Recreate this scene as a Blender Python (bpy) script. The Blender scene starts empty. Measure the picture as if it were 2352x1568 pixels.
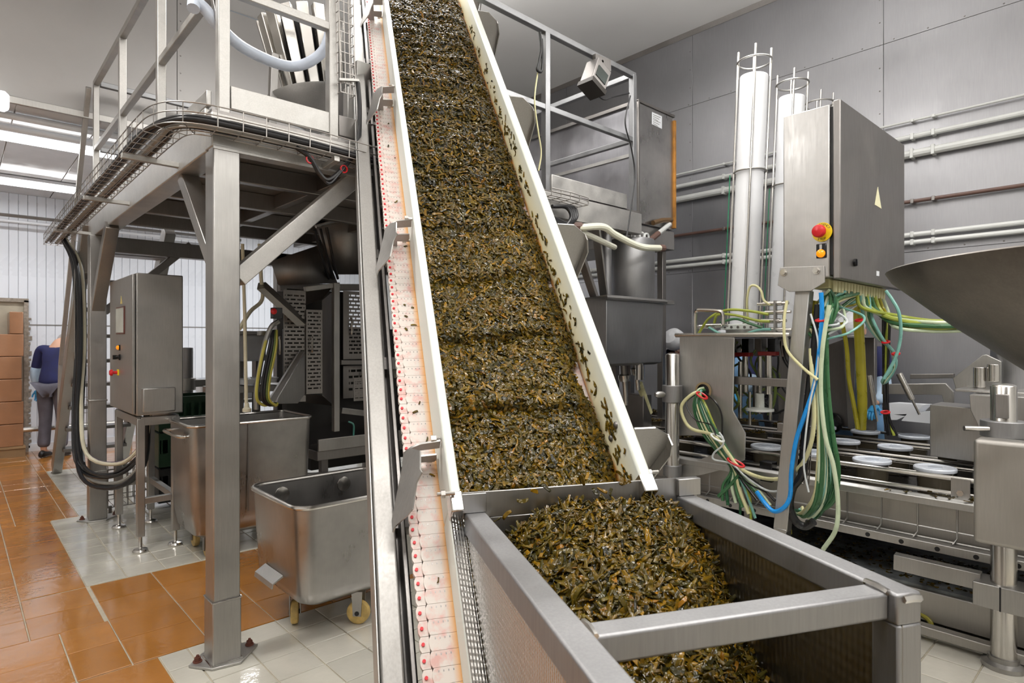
import bpy, bmesh, math, random
import numpy as np
from math import sin, cos, pi, sqrt, radians
from mathutils import Vector, Matrix

SC = bpy.context.scene
COL = SC.collection
random.seed(7)
RNG = np.random.default_rng(11)

# ---------------------------------------------------------------- camera
CAM_H = 1.5
YAW = radians(42.57)
SY, CY_ = sin(YAW), cos(YAW)
FPX = 1400.0
cd = bpy.data.cameras.new('camera')
cam = bpy.data.objects.new('camera', cd)
COL.objects.link(cam)
cam.location = (0, 0, CAM_H)
cam.rotation_euler = (pi / 2, 0, -YAW)
cd.sensor_width = 36.0
cd.lens = 36.0 * FPX / 2352.0
cd.clip_start = 0.02
cd.dof.use_dof = True
cd.dof.focus_distance = 2.6
cd.dof.aperture_fstop = 7.0
SC.camera = cam

# ---------------------------------------------------------------- light
vs = SC.view_settings
vs.view_transform = 'Standard'
try:
    vs.look = 'None'
except Exception:
    pass
vs.gamma = 1.0
vs.use_curve_mapping = False
vs.exposure = -0.22
wd = bpy.data.worlds.new('world')
SC.world = wd
wd.use_nodes = True
wd.node_tree.nodes['Background'].inputs[0].default_value = (0.8, 0.85, 0.9, 1)
wd.node_tree.nodes['Background'].inputs[1].default_value = 0.25

def area(name, loc, size, power, col=(1, 0.97, 0.93), rot=(0, 0, 0)):
    l = bpy.data.lights.new(name, 'AREA')
    l.shape = 'RECTANGLE'
    l.size, l.size_y = size
    l.energy = power
    l.color = col
    o = bpy.data.objects.new(name, l)
    COL.objects.link(o)
    o.location = loc
    o.rotation_euler = rot
    return o

HALL_Z = 4.92
for i, (x, y, p) in enumerate([(0.3, 0.2, 125), (2.9, -0.6, 95), (-0.7, 3.3, 135), (3.7, 1.9, 90),
                               (1.6, -2.6, 100), (2.6, 4.2, 90), (4.2, -2.2, 70)]):
    zl = 4.45 if y > 4 else 3.95
    area('hall_tube_lamp', (x, y, zl), (1.6, 0.5), p * 0.50)
    area('hall_tube_lamp_up_fill', (x, y, zl + .02), (1.6, 0.5), p * 0.72, rot=(pi, 0, 0))  # second, upward light added per lamp to brighten the ceiling
area('annex_tube_lamp', (0.3, 7.39, 3.40), (1.5, 0.12), 95, (1, 1, 1))
area('annex_tube_lamp', (0.3, 9.46, 3.40), (1.5, 0.12), 110, (1, 1, 1))
area('annex_tube_lamp', (3.6, 8.4, 3.40), (1.5, 0.12), 110, (1, 1, 1))

# ---------------------------------------------------------------- helpers
def ray(px, py):
    u = (px - 1176.0) / FPX
    v = (784.0 - py) / FPX
    return Vector((SY + u * CY_, CY_ - u * SY, v))
EYE = Vector((0, 0, CAM_H))
def at(px, py, d):
    return EYE + ray(px, py) * d
def onX(px, py, X):
    r = ray(px, py); return EYE + r * (X / r.x)
def onY(px, py, Y):
    r = ray(px, py); return EYE + r * (Y / r.y)
def onZ(px, py, Z):
    r = ray(px, py); return EYE + r * ((Z - CAM_H) / r.z)

def tag(o, label=None, cat=None, group=None, kind=None):
    if label: o['label'] = label
    if cat: o['category'] = cat
    if group: o['group'] = group
    if kind: o['kind'] = kind
    return o

def thing(name, label, cat, loc=(0, 0, 0), group=None, kind=None):
    o = bpy.data.objects.new(name, None)
    o.empty_display_size = 0.1
    COL.objects.link(o)
    o.location = loc
    return tag(o, label, cat, group, kind)

def root_off(o):
    v = Vector((0, 0, 0))
    while o is not None:
        v += o.location
        o = o.parent
    return v

def copy_tree(o, parent=None):
    c = o.copy()
    COL.objects.link(c)
    c.parent = parent
    for ch in list(o.children):
        copy_tree(ch, c)
    return c

class MB:
    """collects shapes in world coordinates, then links them as ONE mesh object"""
    def __init__(s):
        s.v = []; s.f = []; s.m = []
        s.mi = 0
    def add(s, vs_, fs):
        n = len(s.v)
        s.v.extend([tuple(p) for p in vs_])
        for f in fs:
            s.f.append(tuple(i + n for i in f)); s.m.append(s.mi)
        return s
    def obox(s, c, ax, ay, az):
        c, ax, ay, az = Vector(c), Vector(ax), Vector(ay), Vector(az)
        P = [c + ax * i + ay * j + az * k for i in (-1, 1) for j in (-1, 1) for k in (-1, 1)]
        F = [(0, 1, 3, 2), (4, 6, 7, 5), (0, 4, 5, 1), (2, 3, 7, 6), (0, 2, 6, 4), (1, 5, 7, 3)]
        if ax.cross(ay).dot(az) < 0:
            F = [tuple(reversed(f)) for f in F]
        return s.add(P, F)
    def box(s, a, b):
        a, b = Vector(a), Vector(b)
        h = (b - a) / 2
        return s.obox((a + b) / 2, (abs(h.x), 0, 0), (0, abs(h.y), 0), (0, 0, abs(h.z)))
    def bar(s, a, b, w, h, up=(0, 0, 1)):
        a, b = Vector(a), Vector(b)
        d = (b - a); L = d.length; d.normalize()
        up = Vector(up)
        sd = d.cross(up)
        if sd.length < 1e-5:
            sd = d.cross(Vector((0, 1, 0)))
        sd.normalize(); u = sd.cross(d).normalized()
        return s.obox((a + b) / 2, d * L / 2, sd * w / 2, u * h / 2)
    def cyl(s, a, b, r, r2=None, seg=16, caps=True):
        r2 = r if r2 is None else r2
        a, b = Vector(a), Vector(b)
        d = (b - a).normalized()
        t = Vector((0, 0, 1)) if abs(d.z) < 0.9 else Vector((1, 0, 0))
        x = d.cross(t).normalized(); y = d.cross(x).normalized()
        P = []
        for c, rr in ((a, r), (b, r2)):
            for k in range(seg):
                an = 2 * pi * k / seg
                P.append(c + x * cos(an) * rr + y * sin(an) * rr)
        F = [(k, seg + k, seg + (k + 1) % seg, (k + 1) % seg) for k in range(seg)]
        if caps:
            F.append(tuple(range(seg))); F.append(tuple(reversed(range(seg, 2 * seg))))
        return s.add(P, F)
    def tube(s, path, r, seg=8, caps=True, closed=False):
        pts = [Vector(p) for p in path]
        n = len(pts)
        P = []
        prev = None
        for i, p in enumerate(pts):
            if closed:
                d = (pts[(i + 1) % n] - pts[i - 1])
            else:
                d = pts[min(i + 1, n - 1)] - pts[max(i - 1, 0)]
            d.normalize()
            if prev is None:
                t = Vector((0, 0, 1)) if abs(d.z) < 0.9 else Vector((1, 0, 0))
                x = d.cross(t).normalized()
            else:
                x = (prev - d * prev.dot(d)).normalized()
            prev = x
            y = d.cross(x)
            rr = r[i] if isinstance(r, (list, tuple)) else r
            for k in range(seg):
                an = 2 * pi * k / seg
                P.append(p + x * cos(an) * rr + y * sin(an) * rr)
        F = []
        for i in range(n if closed else n - 1):
            j = (i + 1) % n
            for k in range(seg):
                k2 = (k + 1) % seg
                F.append((i * seg + k, i * seg + k2, j * seg + k2, j * seg + k))
        if caps and not closed:
            F.append(tuple(reversed(range(seg)))); F.append(tuple(range((n - 1) * seg, n * seg)))
        return s.add(P, F)
    def lathe(s, c, prof, seg=24, axis=(0, 0, 1), caps=True):
        """prof: (radius, height along the axis)"""
        c = Vector(c); d = Vector(axis).normalized()
        t = Vector((0, 1, 0)) if abs(d.y) < 0.9 else Vector((1, 0, 0))
        x = t.cross(d).normalized(); y = d.cross(x).normalized()
        P = []
        for r, h in prof:
            for k in range(seg):
                an = 2 * pi * k / seg
                P.append(c + d * h + x * cos(an) * r + y * sin(an) * r)
        F = []
        for i in range(len(prof) - 1):
            for k in range(seg):
                k2 = (k + 1) % seg
                F.append((i * seg + k, i * seg + k2, (i + 1) * seg + k2, (i + 1) * seg + k))
        if caps:
            if prof[0][0] > 1e-6: F.append(tuple(reversed(range(seg))))
            n = len(prof) - 1
            if prof[-1][0] > 1e-6: F.append(tuple(range(n * seg, (n + 1) * seg)))
        return s.add(P, F)
    def poly(s, pts, ext):
        """flat outline pushed out along ext"""
        pts = [Vector(p) for p in pts]; e = Vector(ext); n = len(pts)
        nr = Vector((0, 0, 0))
        for i in range(n):
            nr += pts[i].cross(pts[(i + 1) % n])
        if nr.dot(e) > 0:
            pts.reverse()
        P = pts + [p + e for p in pts]
        F = [tuple(range(n)), tuple(reversed(range(n, 2 * n)))]
        for i in range(n):
            j = (i + 1) % n
            F.append((j, i, n + i, n + j))
        return s.add(P, F)
    def loft(s, rings, close=True, caps=True):
        n = len(rings[0]); P = [p for r in rings for p in r]; F = []
        for i in range(len(rings) - 1):
            for k in range(n if close else n - 1):
                k2 = (k + 1) % n
                F.append((i * n + k, i * n + k2, (i + 1) * n + k2, (i + 1) * n + k))
        if caps and close:
            F.append(tuple(reversed(range(n)))); m = (len(rings) - 1) * n
            F.append(tuple(range(m, m + n)))
        return s.add(P, F)
    def build(s, name, mats, parent=None, loc=None, bevel=0.0, seg=2, sharp=35, kind=None, label=None, solid=0.0, sub=0, fix=True):
        me = bpy.data.meshes.new(name)
        if loc is None and parent is None:
            xs = np.array(s.v)
            loc = (float((xs[:, 0].min() + xs[:, 0].max()) / 2), float((xs[:, 1].min() + xs[:, 1].max()) / 2), float(xs[:, 2].min()))
        off = root_off(parent) if parent is not None else Vector(loc)
        V = [(p[0] - off.x, p[1] - off.y, p[2] - off.z) for p in s.v]
        me.from_pydata(V, [], s.f)
        if not isinstance(mats, (list, tuple)): mats = [mats]
        for m in mats: me.materials.append(m)
        if len(mats) > 1:
            me.polygons.foreach_set('material_index', s.m)
        if fix:
            bm = bmesh.new(); bm.from_mesh(me)
            bmesh.ops.recalc_face_normals(bm, faces=bm.faces)
            bm.to_mesh(me); bm.free()
        me.polygons.foreach_set('use_smooth', [True] * len(me.polygons))
        me.set_sharp_from_angle(angle=radians(sharp))
        me.update()
        o = bpy.data.objects.new(name, me)
        COL.objects.link(o)
        if parent is not None: o.parent = parent
        else: o.location = loc
        if solid:
            md = o.modifiers.new('solid', 'SOLIDIFY'); md.thickness = solid; md.offset = 0
        if bevel:
            md = o.modifiers.new('bevel', 'BEVEL'); md.width = bevel; md.segments = seg; md.limit_method = 'ANGLE'; md.angle_limit = radians(40)
        if sub:
            md = o.modifiers.new('sub', 'SUBSURF'); md.levels = sub; md.render_levels = sub
        if kind: o['kind'] = kind
        if label: o['label'] = label
        return o

def crv(pts, n=24):
    """smooth path through the given points (Catmull-Rom)"""
    P = [Vector(p) for p in pts]
    P = [P[0] * 2 - P[1]] + P + [P[-1] * 2 - P[-2]]
    m = len(P) - 3; out = []
    for i in range(n + 1):
        t = i / n * m; k = min(int(t), m - 1); t -= k
        a, b, c, d = P[k:k + 4]
        out.append(0.5 * ((2 * b) + (c - a) * t + (2 * a - 5 * b + 4 * c - d) * t * t + (3 * b - a - 3 * c + d) * t ** 3))
    return out

# ---------------------------------------------------------------- materials
def lin(c):
    return tuple((x / 12.92 if x <= 0.04045 else ((x + 0.055) / 1.055) ** 2.4) for x in c)
def rgb(r, g, b):
    return lin((r / 255, g / 255, b / 255))

class NT:
    def __init__(s, name):
        s.m = bpy.data.materials.new(name); s.m.use_nodes = True
        s.t = s.m.node_tree; s.b = s.t.nodes['Principled BSDF']
        s.out = s.t.nodes['Material Output']
    def n(s, typ, **kw):
        nd = s.t.nodes.new(typ)
        for k, v in kw.items():
            if k.startswith('i_'):
                nd.inputs[k[2:].replace('_', ' ')].default_value = v
            else:
                setattr(nd, k, v)
        return nd
    def l(s, a, b): s.t.links.new(a, b)
    def coords(s, scale=(1, 1, 1), kind='Object', rot=(0, 0, 0)):
        tc = s.n('ShaderNodeTexCoord'); mp = s.n('ShaderNodeMapping')
        mp.inputs['Scale'].default_value = scale
        mp.inputs['Rotation'].default_value = rot
        s.l(tc.outputs[kind], mp.inputs['Vector'])
        return mp.outputs[0]
    def noise(s, vec, scale, detail=3, rough=0.5):
        nd = s.n('ShaderNodeTexNoise'); nd.inputs['Scale'].default_value = scale
        nd.inputs['Detail'].default_value = detail; nd.inputs['Roughness'].default_value = rough
        s.l(vec, nd.inputs['Vector']); return nd.outputs['Fac']
    def rng(s, fac, lo, hi, a=0.3, b=0.7):
        nd = s.n('ShaderNodeMapRange'); s.l(fac, nd.inputs['Value'])
        nd.inputs['From Min'].default_value = a; nd.inputs['From Max'].default_value = b
        nd.inputs['To Min'].default_value = lo; nd.inputs['To Max'].default_value = hi
        return nd.outputs[0]
    def mixc(s, fac, a, b, mode='MIX'):
        nd = s.n('ShaderNodeMix'); nd.data_type = 'RGBA'; nd.blend_type = mode
        for sock, v in ((nd.inputs[0], fac), (nd.inputs[6], a), (nd.inputs[7], b)):
            if hasattr(v, 'is_linked'): s.l(v, sock)
            elif isinstance(v, (tuple, list)): sock.default_value = tuple(v[:3]) + (1,)
            else: sock.default_value = v
        return nd.outputs[2]
    def bump(s, h, strength, dist=0.002):
        nd = s.n('ShaderNodeBump'); nd.inputs['Strength'].default_value = strength
        nd.inputs['Distance'].default_value = dist
        s.l(h, nd.inputs['Height']); s.l(nd.outputs[0], s.b.inputs['Normal']); return nd

def plain(name, col, rough=0.5, metal=0.0, coat=0.0, vary=0.12, vscale=6, emit=0.0, sss=0.0, spec=0.5):
    N = NT(name)
    N.b.inputs['Metallic'].default_value = metal
    N.b.inputs['Coat Weight'].default_value = coat
    N.b.inputs['Specular IOR Level'].default_value = spec
    v = N.coords()
    f = N.noise(v, vscale, 4)
    c = N.mixc(N.rng(f, 0, 1), tuple(x * (1 - vary) for x in col), tuple(min(1, x * (1 + vary)) for x in col))
    N.l(c, N.b.inputs['Base Color'])
    N.l(N.rng(f, max(0.02, rough - 0.06), rough + 0.06), N.b.inputs['Roughness'])
    if sss:
        N.b.inputs['Subsurface Weight'].default_value = sss
        N.b.inputs['Subsurface Radius'].default_value = (0.02, 0.02, 0.015)
        N.b.inputs['Subsurface Scale'].default_value = 0.3
    if emit:
        N.b.inputs['Emission Color'].default_value = tuple(col) + (1,)
        N.b.inputs['Emission Strength'].default_value = emit
    return N.m

def steel(name, col=(0.56, 0.55, 0.53), rough=0.34, vary=0.14, scale=3.0, streak=(1, 1, 0.06), bump=0.12, smear=0.1):
    """brushed or wiped stainless sheet: grain streaks, faint stains"""
    N = NT(name)
    N.b.inputs['Metallic'].default_value = 1.0
    v = N.coords(); vs2 = N.coords(streak)
    big = N.noise(v, scale, 4, 0.6)
    gr = N.noise(vs2, 160, 2, 0.6)
    c = N.mixc(N.rng(big, 0, 1), tuple(x * (1 - vary) for x in col), tuple(min(1, x * (1 + vary * 0.7)) for x in col))
    c2 = N.mixc(N.rng(gr, 0, 0.25 if bump > 0.04 else 0.1), c, (col[0] * 0.7, col[1] * 0.7, col[2] * 0.7))
    N.l(c2, N.b.inputs['Base Color'])
    r1 = N.rng(big, rough - smear, rough + smear)
    ad = N.n('ShaderNodeMath', operation='MULTIPLY_ADD'); N.l(gr, ad.inputs[0]); ad.inputs[1].default_value = 0.14; N.l(r1, ad.inputs[2])
    N.l(ad.outputs[0], N.b.inputs['Roughness'])
    if bump: N.bump(gr, bump, 0.0006)
    return N.m

M = {}
M['steel'] = steel('stainless_steel', (0.44, 0.43, 0.415))
M['steel_lt'] = steel('stainless_bright', (0.50, 0.495, 0.48), 0.40)
M['steel_dk'] = steel('stainless_dull', (0.29, 0.275, 0.265), 0.38)
M['steel_tank'] = steel('stainless_tank', (0.42, 0.41, 0.40), 0.29, 0.28, 2.6, bump=0.02, smear=0.12)
M['steel_sheet'] = steel('stainless_sheet', (0.44, 0.435, 0.43), 0.32, 0.12, 1.5)
M['chrome'] = steel('polished_steel', (0.62, 0.60, 0.57), 0.16, 0.06, 5, bump=0.02, smear=0.03)
M['rail'] = steel('satin_tube', (0.34, 0.34, 0.347), 0.44, 0.1, 3, bump=0.05)
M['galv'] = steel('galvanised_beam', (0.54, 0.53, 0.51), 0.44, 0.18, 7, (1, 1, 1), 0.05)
M['galv_shaded'] = steel('galvanised_shaded', (0.33, 0.335, 0.345), 0.42, 0.15, 7, (1, 1, 1), 0.05)  # darker copy of galv; shade put into the right-hand rails' colour
M['black'] = plain('black_rubber', rgb(22, 22, 24), 0.45)
M['black_gloss'] = plain('black_plastic', rgb(18, 18, 20), 0.22)
M['red'] = plain('red_plastic', rgb(205, 32, 40), 0.35)
M['yellow'] = plain('yellow_plastic', rgb(236, 205, 30), 0.4)
M['orange_lamp'] = plain('orange_lamp', rgb(255, 150, 20), 0.25, emit=0.6)
M['white_plastic'] = plain('white_plastic', rgb(232, 236, 232), 0.42, vary=0.03, sss=0.0)
M['belt'] = plain('belt_plastic', rgb(240, 232, 222), 0.45, vary=0.06, vscale=14)
M['paint_white'] = plain('white_paint', rgb(228, 231, 236), 0.35, vary=0.03)
M['rust'] = plain('rusty_bolt', rgb(92, 48, 34), 0.7)
M['red_soft'] = plain('red_pin', rgb(214, 40, 52), 0.5)
# ================================================================ the room
XW, YB, YW, ZL = 6.01, 6.6, 10.6, 3.5          # right wall, bulkhead, far wall, low ceiling
XL, YN = -2.6, -4.2

def m_floor(name, a, b, wet, rough):
    N = NT(name)
    oi = N.n('ShaderNodeObjectInfo')
    geo = N.n('ShaderNodeNewGeometry')
    p = geo.outputs['Position']
    f = N.noise(p, 2.6, 5, 0.62)
    c = N.mixc(oi.outputs['Random'], a, b)
    c = N.mixc(N.rng(f, 0, 0.55, 0.35, 0.75), c, tuple(x * 0.72 for x in a))
    N.l(c, N.b.inputs['Base Color'])
    f2 = N.noise(p, 1.7, 4, 0.6)
    N.l(N.rng(f2, rough, wet, 0.42, 0.52), N.b.inputs['Roughness'])
    f3 = N.noise(p, 16, 4, 0.6)
    N.bump(f3, 0.22, 0.006)
    N.b.inputs['Specular IOR Level'].default_value = 0.6
    N.l(N.rng(f2, 0.1, 1.0, 0.40, 0.56), N.b.inputs['Coat Weight'])       # a film of water lying in patches
    N.b.inputs['Coat Roughness'].default_value = 0.03
    N.b.inputs['Coat IOR'].default_value = 1.42
    f4 = N.noise(p, 11, 4, 0.65)
    cb = N.n('ShaderNodeBump'); cb.inputs['Strength'].default_value = 0.28; cb.inputs['Distance'].default_value = 0.01
    N.l(f4, cb.inputs['Height']); N.l(cb.outputs[0], N.b.inputs['Coat Normal'])
    return N.m
M['tile_o'] = m_floor('orange_tile', rgb(178, 120, 58), rgb(164, 108, 46), 0.05, 0.17)
M['tile_w'] = m_floor('white_tile', rgb(206, 202, 190), rgb(194, 191, 180), 0.05, 0.16)
M['grout'] = plain('grout', rgb(176, 168, 150), 0.6, vary=0.15, vscale=20)

fl = MB(); fl.box((XL - .1, YN - .1, -0.2), (XW + .1, YW + .1, -0.006))
floor = fl.build('floor', M['grout'], loc=(0, 0, 0)); tag(floor, 'wet floor of orange and white tiles with pale joints', kind='structure')

def visible_px(x, y):
    d = x * SY + y * CY_
    if d < 0.6: return None
    u = (x * CY_ - y * SY) / d
    px = 1176 + FPX * u; py = 784 + FPX * CAM_H / d
    return px, py, d
def shown(x, y):
    q = visible_px(x, y)
    if not q: return False
    px, py, d = q
    if py > 1640 or py < 1000: return False
    if px < -60 or px > 2400: return False
    if px < 905: return True
    return px > 2060 and py > 1400
tiles = []     # (x0, y0, x1, y1, kind)
def white_at(x, y):
    if x > 0.724 and y < 3.275: return True
    if x > 0.606 and 4.52 <= y < 6.375: return True
    if x > 0.80 and 6.375 <= y < 8.82: return True
    if x > 2.3: return True
    return False
PX, PY = 0.3325, 0.3105
def fill(x0, x1, y0, y1, kind, px, py, xo, yo):
    i0 = math.floor((x0 - xo) / px); i1 = math.ceil((x1 - xo) / px)
    j0 = math.floor((y0 - yo) / py); j1 = math.ceil((y1 - yo) / py)
    for i in range(i0, i1):
        for j in range(j0, j1):
            a, b = max(x0, xo + i * px), min(x1, xo + (i + 1) * px)
            c, d = max(y0, yo + j * py), min(y1, yo + (j + 1) * py)
            if b - a > 0.03 and d - c > 0.03:
                tiles.append((a, c, b, d, kind))
fill(XL, 0.724, YN, 3.275, 'o', PX, PY, 0.0735, 3.28)
fill(XL, 0.62, 3.275, 3.885, 'o', PX, PY, 0.0725, 3.28)
fill(0.62, 2.3, 3.275, 3.885, 'o', PX, PY, 0.62, 3.28)
fill(XL, 0.287, 3.885, YW, 'o', PX, PY, 0.287, 3.885)
fill(0.287, 0.606, 3.885, 4.52, 'o', PX, PY, 0.287, 3.885)
fill(0.606, 2.3, 3.885, 4.52, 'o', PX, PY, 0.62, 3.885)
fill(0.287, 0.606, 4.52, 6.375, 'o', PX, PY, 0.287, 3.885)
fill(0.287, 0.80, 6.375, YW, 'o', PX, PY, 0.38, 6.375)
fill(0.80, 2.3, 8.82, YW, 'o', PX, PY, 0.38, 6.375)
fill(0.724, 6.0, YN, 3.275, 'w', 0.2165, 0.2075, 1.064, 2.68)
fill(0.606, 2.3, 4.52, 6.375, 'w', 0.2165, 0.2075, 0.606, 4.52)
fill(0.80, 2.3, 6.375, 8.82, 'w', 0.2165, 0.2075, 0.80, 6.375)
fill(2.3, XW, 3.275, YW, 'w', 0.2165, 0.2075, 1.064, 2.68)
def size_px(t):
    x, y = (t[0] + t[2]) / 2, (t[1] + t[3]) / 2
    return visible_px(x, y)[2]
vis = [t for t in tiles if shown((t[0] + t[2]) / 2, (t[1] + t[3]) / 2)]
vis.sort(key=size_px)
vis_o = [t for t in vis if t[4] == 'o'][:150]; vis_w = [t for t in vis if t[4] == 'w'][:150]
chosen = set(vis_o + vis_w)
tile_mesh = {}
G = 0.0032
def one_tile(t):
    w, d = round(t[2] - t[0], 3), round(t[3] - t[1], 3)
    k = (w, d, t[4])
    if k not in tile_mesh:
        m = MB(); a, b = w / 2 - G, d / 2 - G; c = 0.0025
        P = [(-a, -b, -.008), (a, -b, -.008), (a, b, -.008), (-a, b, -.008), (-a, -b, -c), (a, -b, -c), (a, b, -c), (-a, b, -c),
             (-a + c, -b + c, 0), (a - c, -b + c, 0), (a - c, b - c, 0), (-a + c, b - c, 0)]
        F = [(8, 9, 10, 11)] + [(i, (i + 1) % 4, 4 + (i + 1) % 4, 4 + i) for i in range(4)] + [(4 + i, 4 + (i + 1) % 4, 8 + (i + 1) % 4, 8 + i) for i in range(4)]
        m.add(P, F)
        o = m.build('tile', M['tile_o'] if t[4] == 'o' else M['tile_w'], loc=(0, 0, 0), sharp=20)
        tile_mesh[k] = o.data
        bpy.data.objects.remove(o)
    o = bpy.data.objects.new('tile', tile_mesh[k]); COL.objects.link(o); o.parent = floor
    o.location = ((t[0] + t[2]) / 2, (t[1] + t[3]) / 2, random.uniform(-.0008, .0006))
for t in sorted(chosen): one_tile(t)
for kd, mt in (('o', 'tile_o'), ('w', 'tile_w')):
    m = MB()
    for t in tiles:
        if t[4] == kd and t not in chosen and t[0] > -1.5 and t[1] > -1.0:
            m.box((t[0] + G, t[1] + G, -.008), (t[2] - G, t[3] - G, 0))
    o = m.build('tiles_beyond', M[mt], floor, fix=False, kind='stuff')

# ---- walls
M['wall_grey'] = steel('wall_sheet', (0.35, 0.35, 0.365), 0.42, 0.12, 1.2, (1, 1, 0.05), 0.03, 0.08)
M['bulk_grey'] = plain('painted_sheet', rgb(166, 164, 162), 0.42, 0.3, vary=0.07, vscale=1.6)
M['ceil'] = plain('ceiling_panel', rgb(226, 226, 226), 0.5, vary=0.03, vscale=1.2)
M['ceil_low'] = plain('annex_ceiling_gloss', rgb(206, 206, 208), 0.12, vary=0.03)
M['wall_white'] = plain('white_cladding', rgb(226, 230, 238), 0.3, vary=0.03, vscale=2)
M['dim'] = plain('plain_wall', rgb(190, 190, 188), 0.6)
def struct(name, mb, mat, label=None, **kw):
    o = mb.build(name, mat, **kw)
    o['kind'] = 'structure'
    if label: o['label'] = label
    return o
wr = struct('wall_right', MB().box((XW + .02, YN, 0), (XW + .2, YW, HALL_Z)), M['dim'], 'grey wall of riveted metal sheets behind the filling line')
# sheets of the right wall
zs = [0.0, 2.26, 4.10, HALL_Z]
ys = [1.73 + 1.87 * k for k in range(-2, 4)]
for k in range(len(ys) - 1):
    for j in range(3):
        m = MB(); g = .0007
        m.box((XW - .004, ys[k] + g, zs[j] + g), (XW + .019, min(ys[k + 1], YB) - g, zs[j + 1] - g))
        m.build('wall_panel', M['wall_grey'], wr, bevel=.002, seg=1)
m = MB()
for yv in ys[1:]:
    if yv > YB: continue
    for k in range(24):
        z = .1 + k * .2
        m.cyl((XW - .004, yv + .03, z), (XW - .007, yv + .03, z), .007, .004, 6)
for zv in (2.28, 4.12):
    for k in range(34):
        m.cyl((XW - .004, -1.6 + k * .25, zv), (XW - .007, -1.6 + k * .25, zv), .007, .004, 6)
m.build('rivets', M['steel_dk'], wr, kind='stuff')
struct('wall_left', MB().box((XL - .2, YN, 0), (XL, YW, HALL_Z)), M['dim'], 'plain wall of the hall, out of the picture')
struct('wall_near', MB().box((XL, YN - .2, 0), (XW, YN, HALL_Z)), M['dim'], 'plain wall behind the viewer')
struct('ceiling', MB().box((XL, YN, HALL_Z), (XW + .2, YB, HALL_Z + .1)), M['ceil'], 'pale ceiling of the high hall')
bk = struct('wall_bulkhead', MB().box((XL, YB + .02, ZL), (XW, YB + .16, HALL_Z)), M['dim'], 'grey sheet bulkhead above the low ceiling')
bx = [XL, -1.35, 0.13, 1.62, 3.1, 4.6, XW]
for i in range(len(bx) - 1):
    MB().box((bx[i] + .002, YB, ZL + .002), (bx[i + 1] - .002, YB + .02, HALL_Z - .01)).build('wall_panel', M['bulk_grey'], bk, bevel=.002, seg=1)
m = MB()
for xv in bx[1:-1]:
    for k in range(8): m.cyl((xv + .03, YB, ZL + .12 + k * .17), (xv + .03, YB - .004, ZL + .12 + k * .17), .008, .005, 6)
m.build('rivets', M['steel_dk'], bk, kind='stuff')
lc = struct('ceiling_annex', MB().box((XL, YB + .16, ZL + .01), (XW, YW, ZL + .12)), M['dim'], 'low glossy white ceiling behind the bulkhead')
for k in range(15):
    x0 = XL + k * .6
    if x0 < XW - .1:
        MB().box((x0 + .003, YB + .02, ZL - .004), (min(x0 + .6, XW) - .003, YW - .01, ZL + .01)).build('ceiling_panel', M['ceil_low'], lc, bevel=.003, seg=1)
wf = struct('wall_far', MB().box((XL, YW + .02, 0), (XW, YW + .2, HALL_Z)), M['dim'], 'white ribbed cladding wall at the far end')
m0 = None
for k in range(62):
    x0 = 0.86 + (k - 6) * .1
    if x0 > XW - .1: break
    if m0 is None:
        m = MB(); m.poly([(x0 + .0015, YW + .02, 0), (x0 + .0015, YW - .002, 0), (x0 + .006, YW - .007, 0), (x0 + .094, YW - .007, 0), (x0 + .0985, YW - .002, 0), (x0 + .0985, YW + .02, 0)], (0, 0, ZL - .005))
        m0 = m.build('wall_panel', M['wall_white'], wf)
        base_x = x0
    else:
        c = m0.copy(); COL.objects.link(c); c.location = (x0 - base_x, 0, 0)
# lighter lower cladding sheet
struct('wall_trim', MB().box((0.26, YW - .012, 1.72), (4.5, YW - .004, 1.735)), M['steel_dk'], 'thin dark joint line across the white wall').name = 'trim_1'
struct('baseboard_far', MB().box((0.2, YW - .03, 0), (5, YW - .007, .1)), M['paint_white'], 'white skirting at the foot of the far wall')
struct('trim_2', MB().box((XL, YB - .03, ZL - .01), (XW, YB, ZL + .05)), M['steel'], 'steel edge strip along the lower bulkhead edge', bevel=.004)
struct('trim_3', MB().poly([(XW - .03, YN, HALL_Z), (XW, YN, HALL_Z), (XW, YN, HALL_Z - .05), (XW - .008, YN, HALL_Z - .05)], (0, YB - YN, 0)), M['steel_dk'], 'dark joint strip between ceiling and right wall')
# doorway with jagged edge in far wall: x < 0.6
dr = thing('door_1', 'open doorway with rough lining in the white far wall', None, (0.36, YW - .01, 0)); dr['kind'] = 'structure'
q0, q1 = onY(0, 690, YW - .03), onY(60, 690, YW - .03)
zd = q1.z; xd = q1.x
MB().box((XL + 2, YW - .013, .0), (xd, YW - .009, zd)).build('dark_opening', plain('opening', rgb(176, 168, 150), 0.7), dr)
m = MB(); m.bar((xd, YW - .03, 0), (xd, YW - .03, zd), .05, .05, (0, 1, 0)); m.bar((XL + 2, YW - .03, zd), (xd + .025, YW - .03, zd), .05, .05)
for k in range(26):
    m.box((xd + .02, YW - .03, .05 + k * .07), (xd + .035 + random.random() * .03, YW - .008, .05 + k * .07 + random.uniform(.02, .06)))
m.build('door_lining', plain('foam_lining', rgb(150, 140, 128), 0.8, vary=.3, vscale=30), dr)
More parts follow.
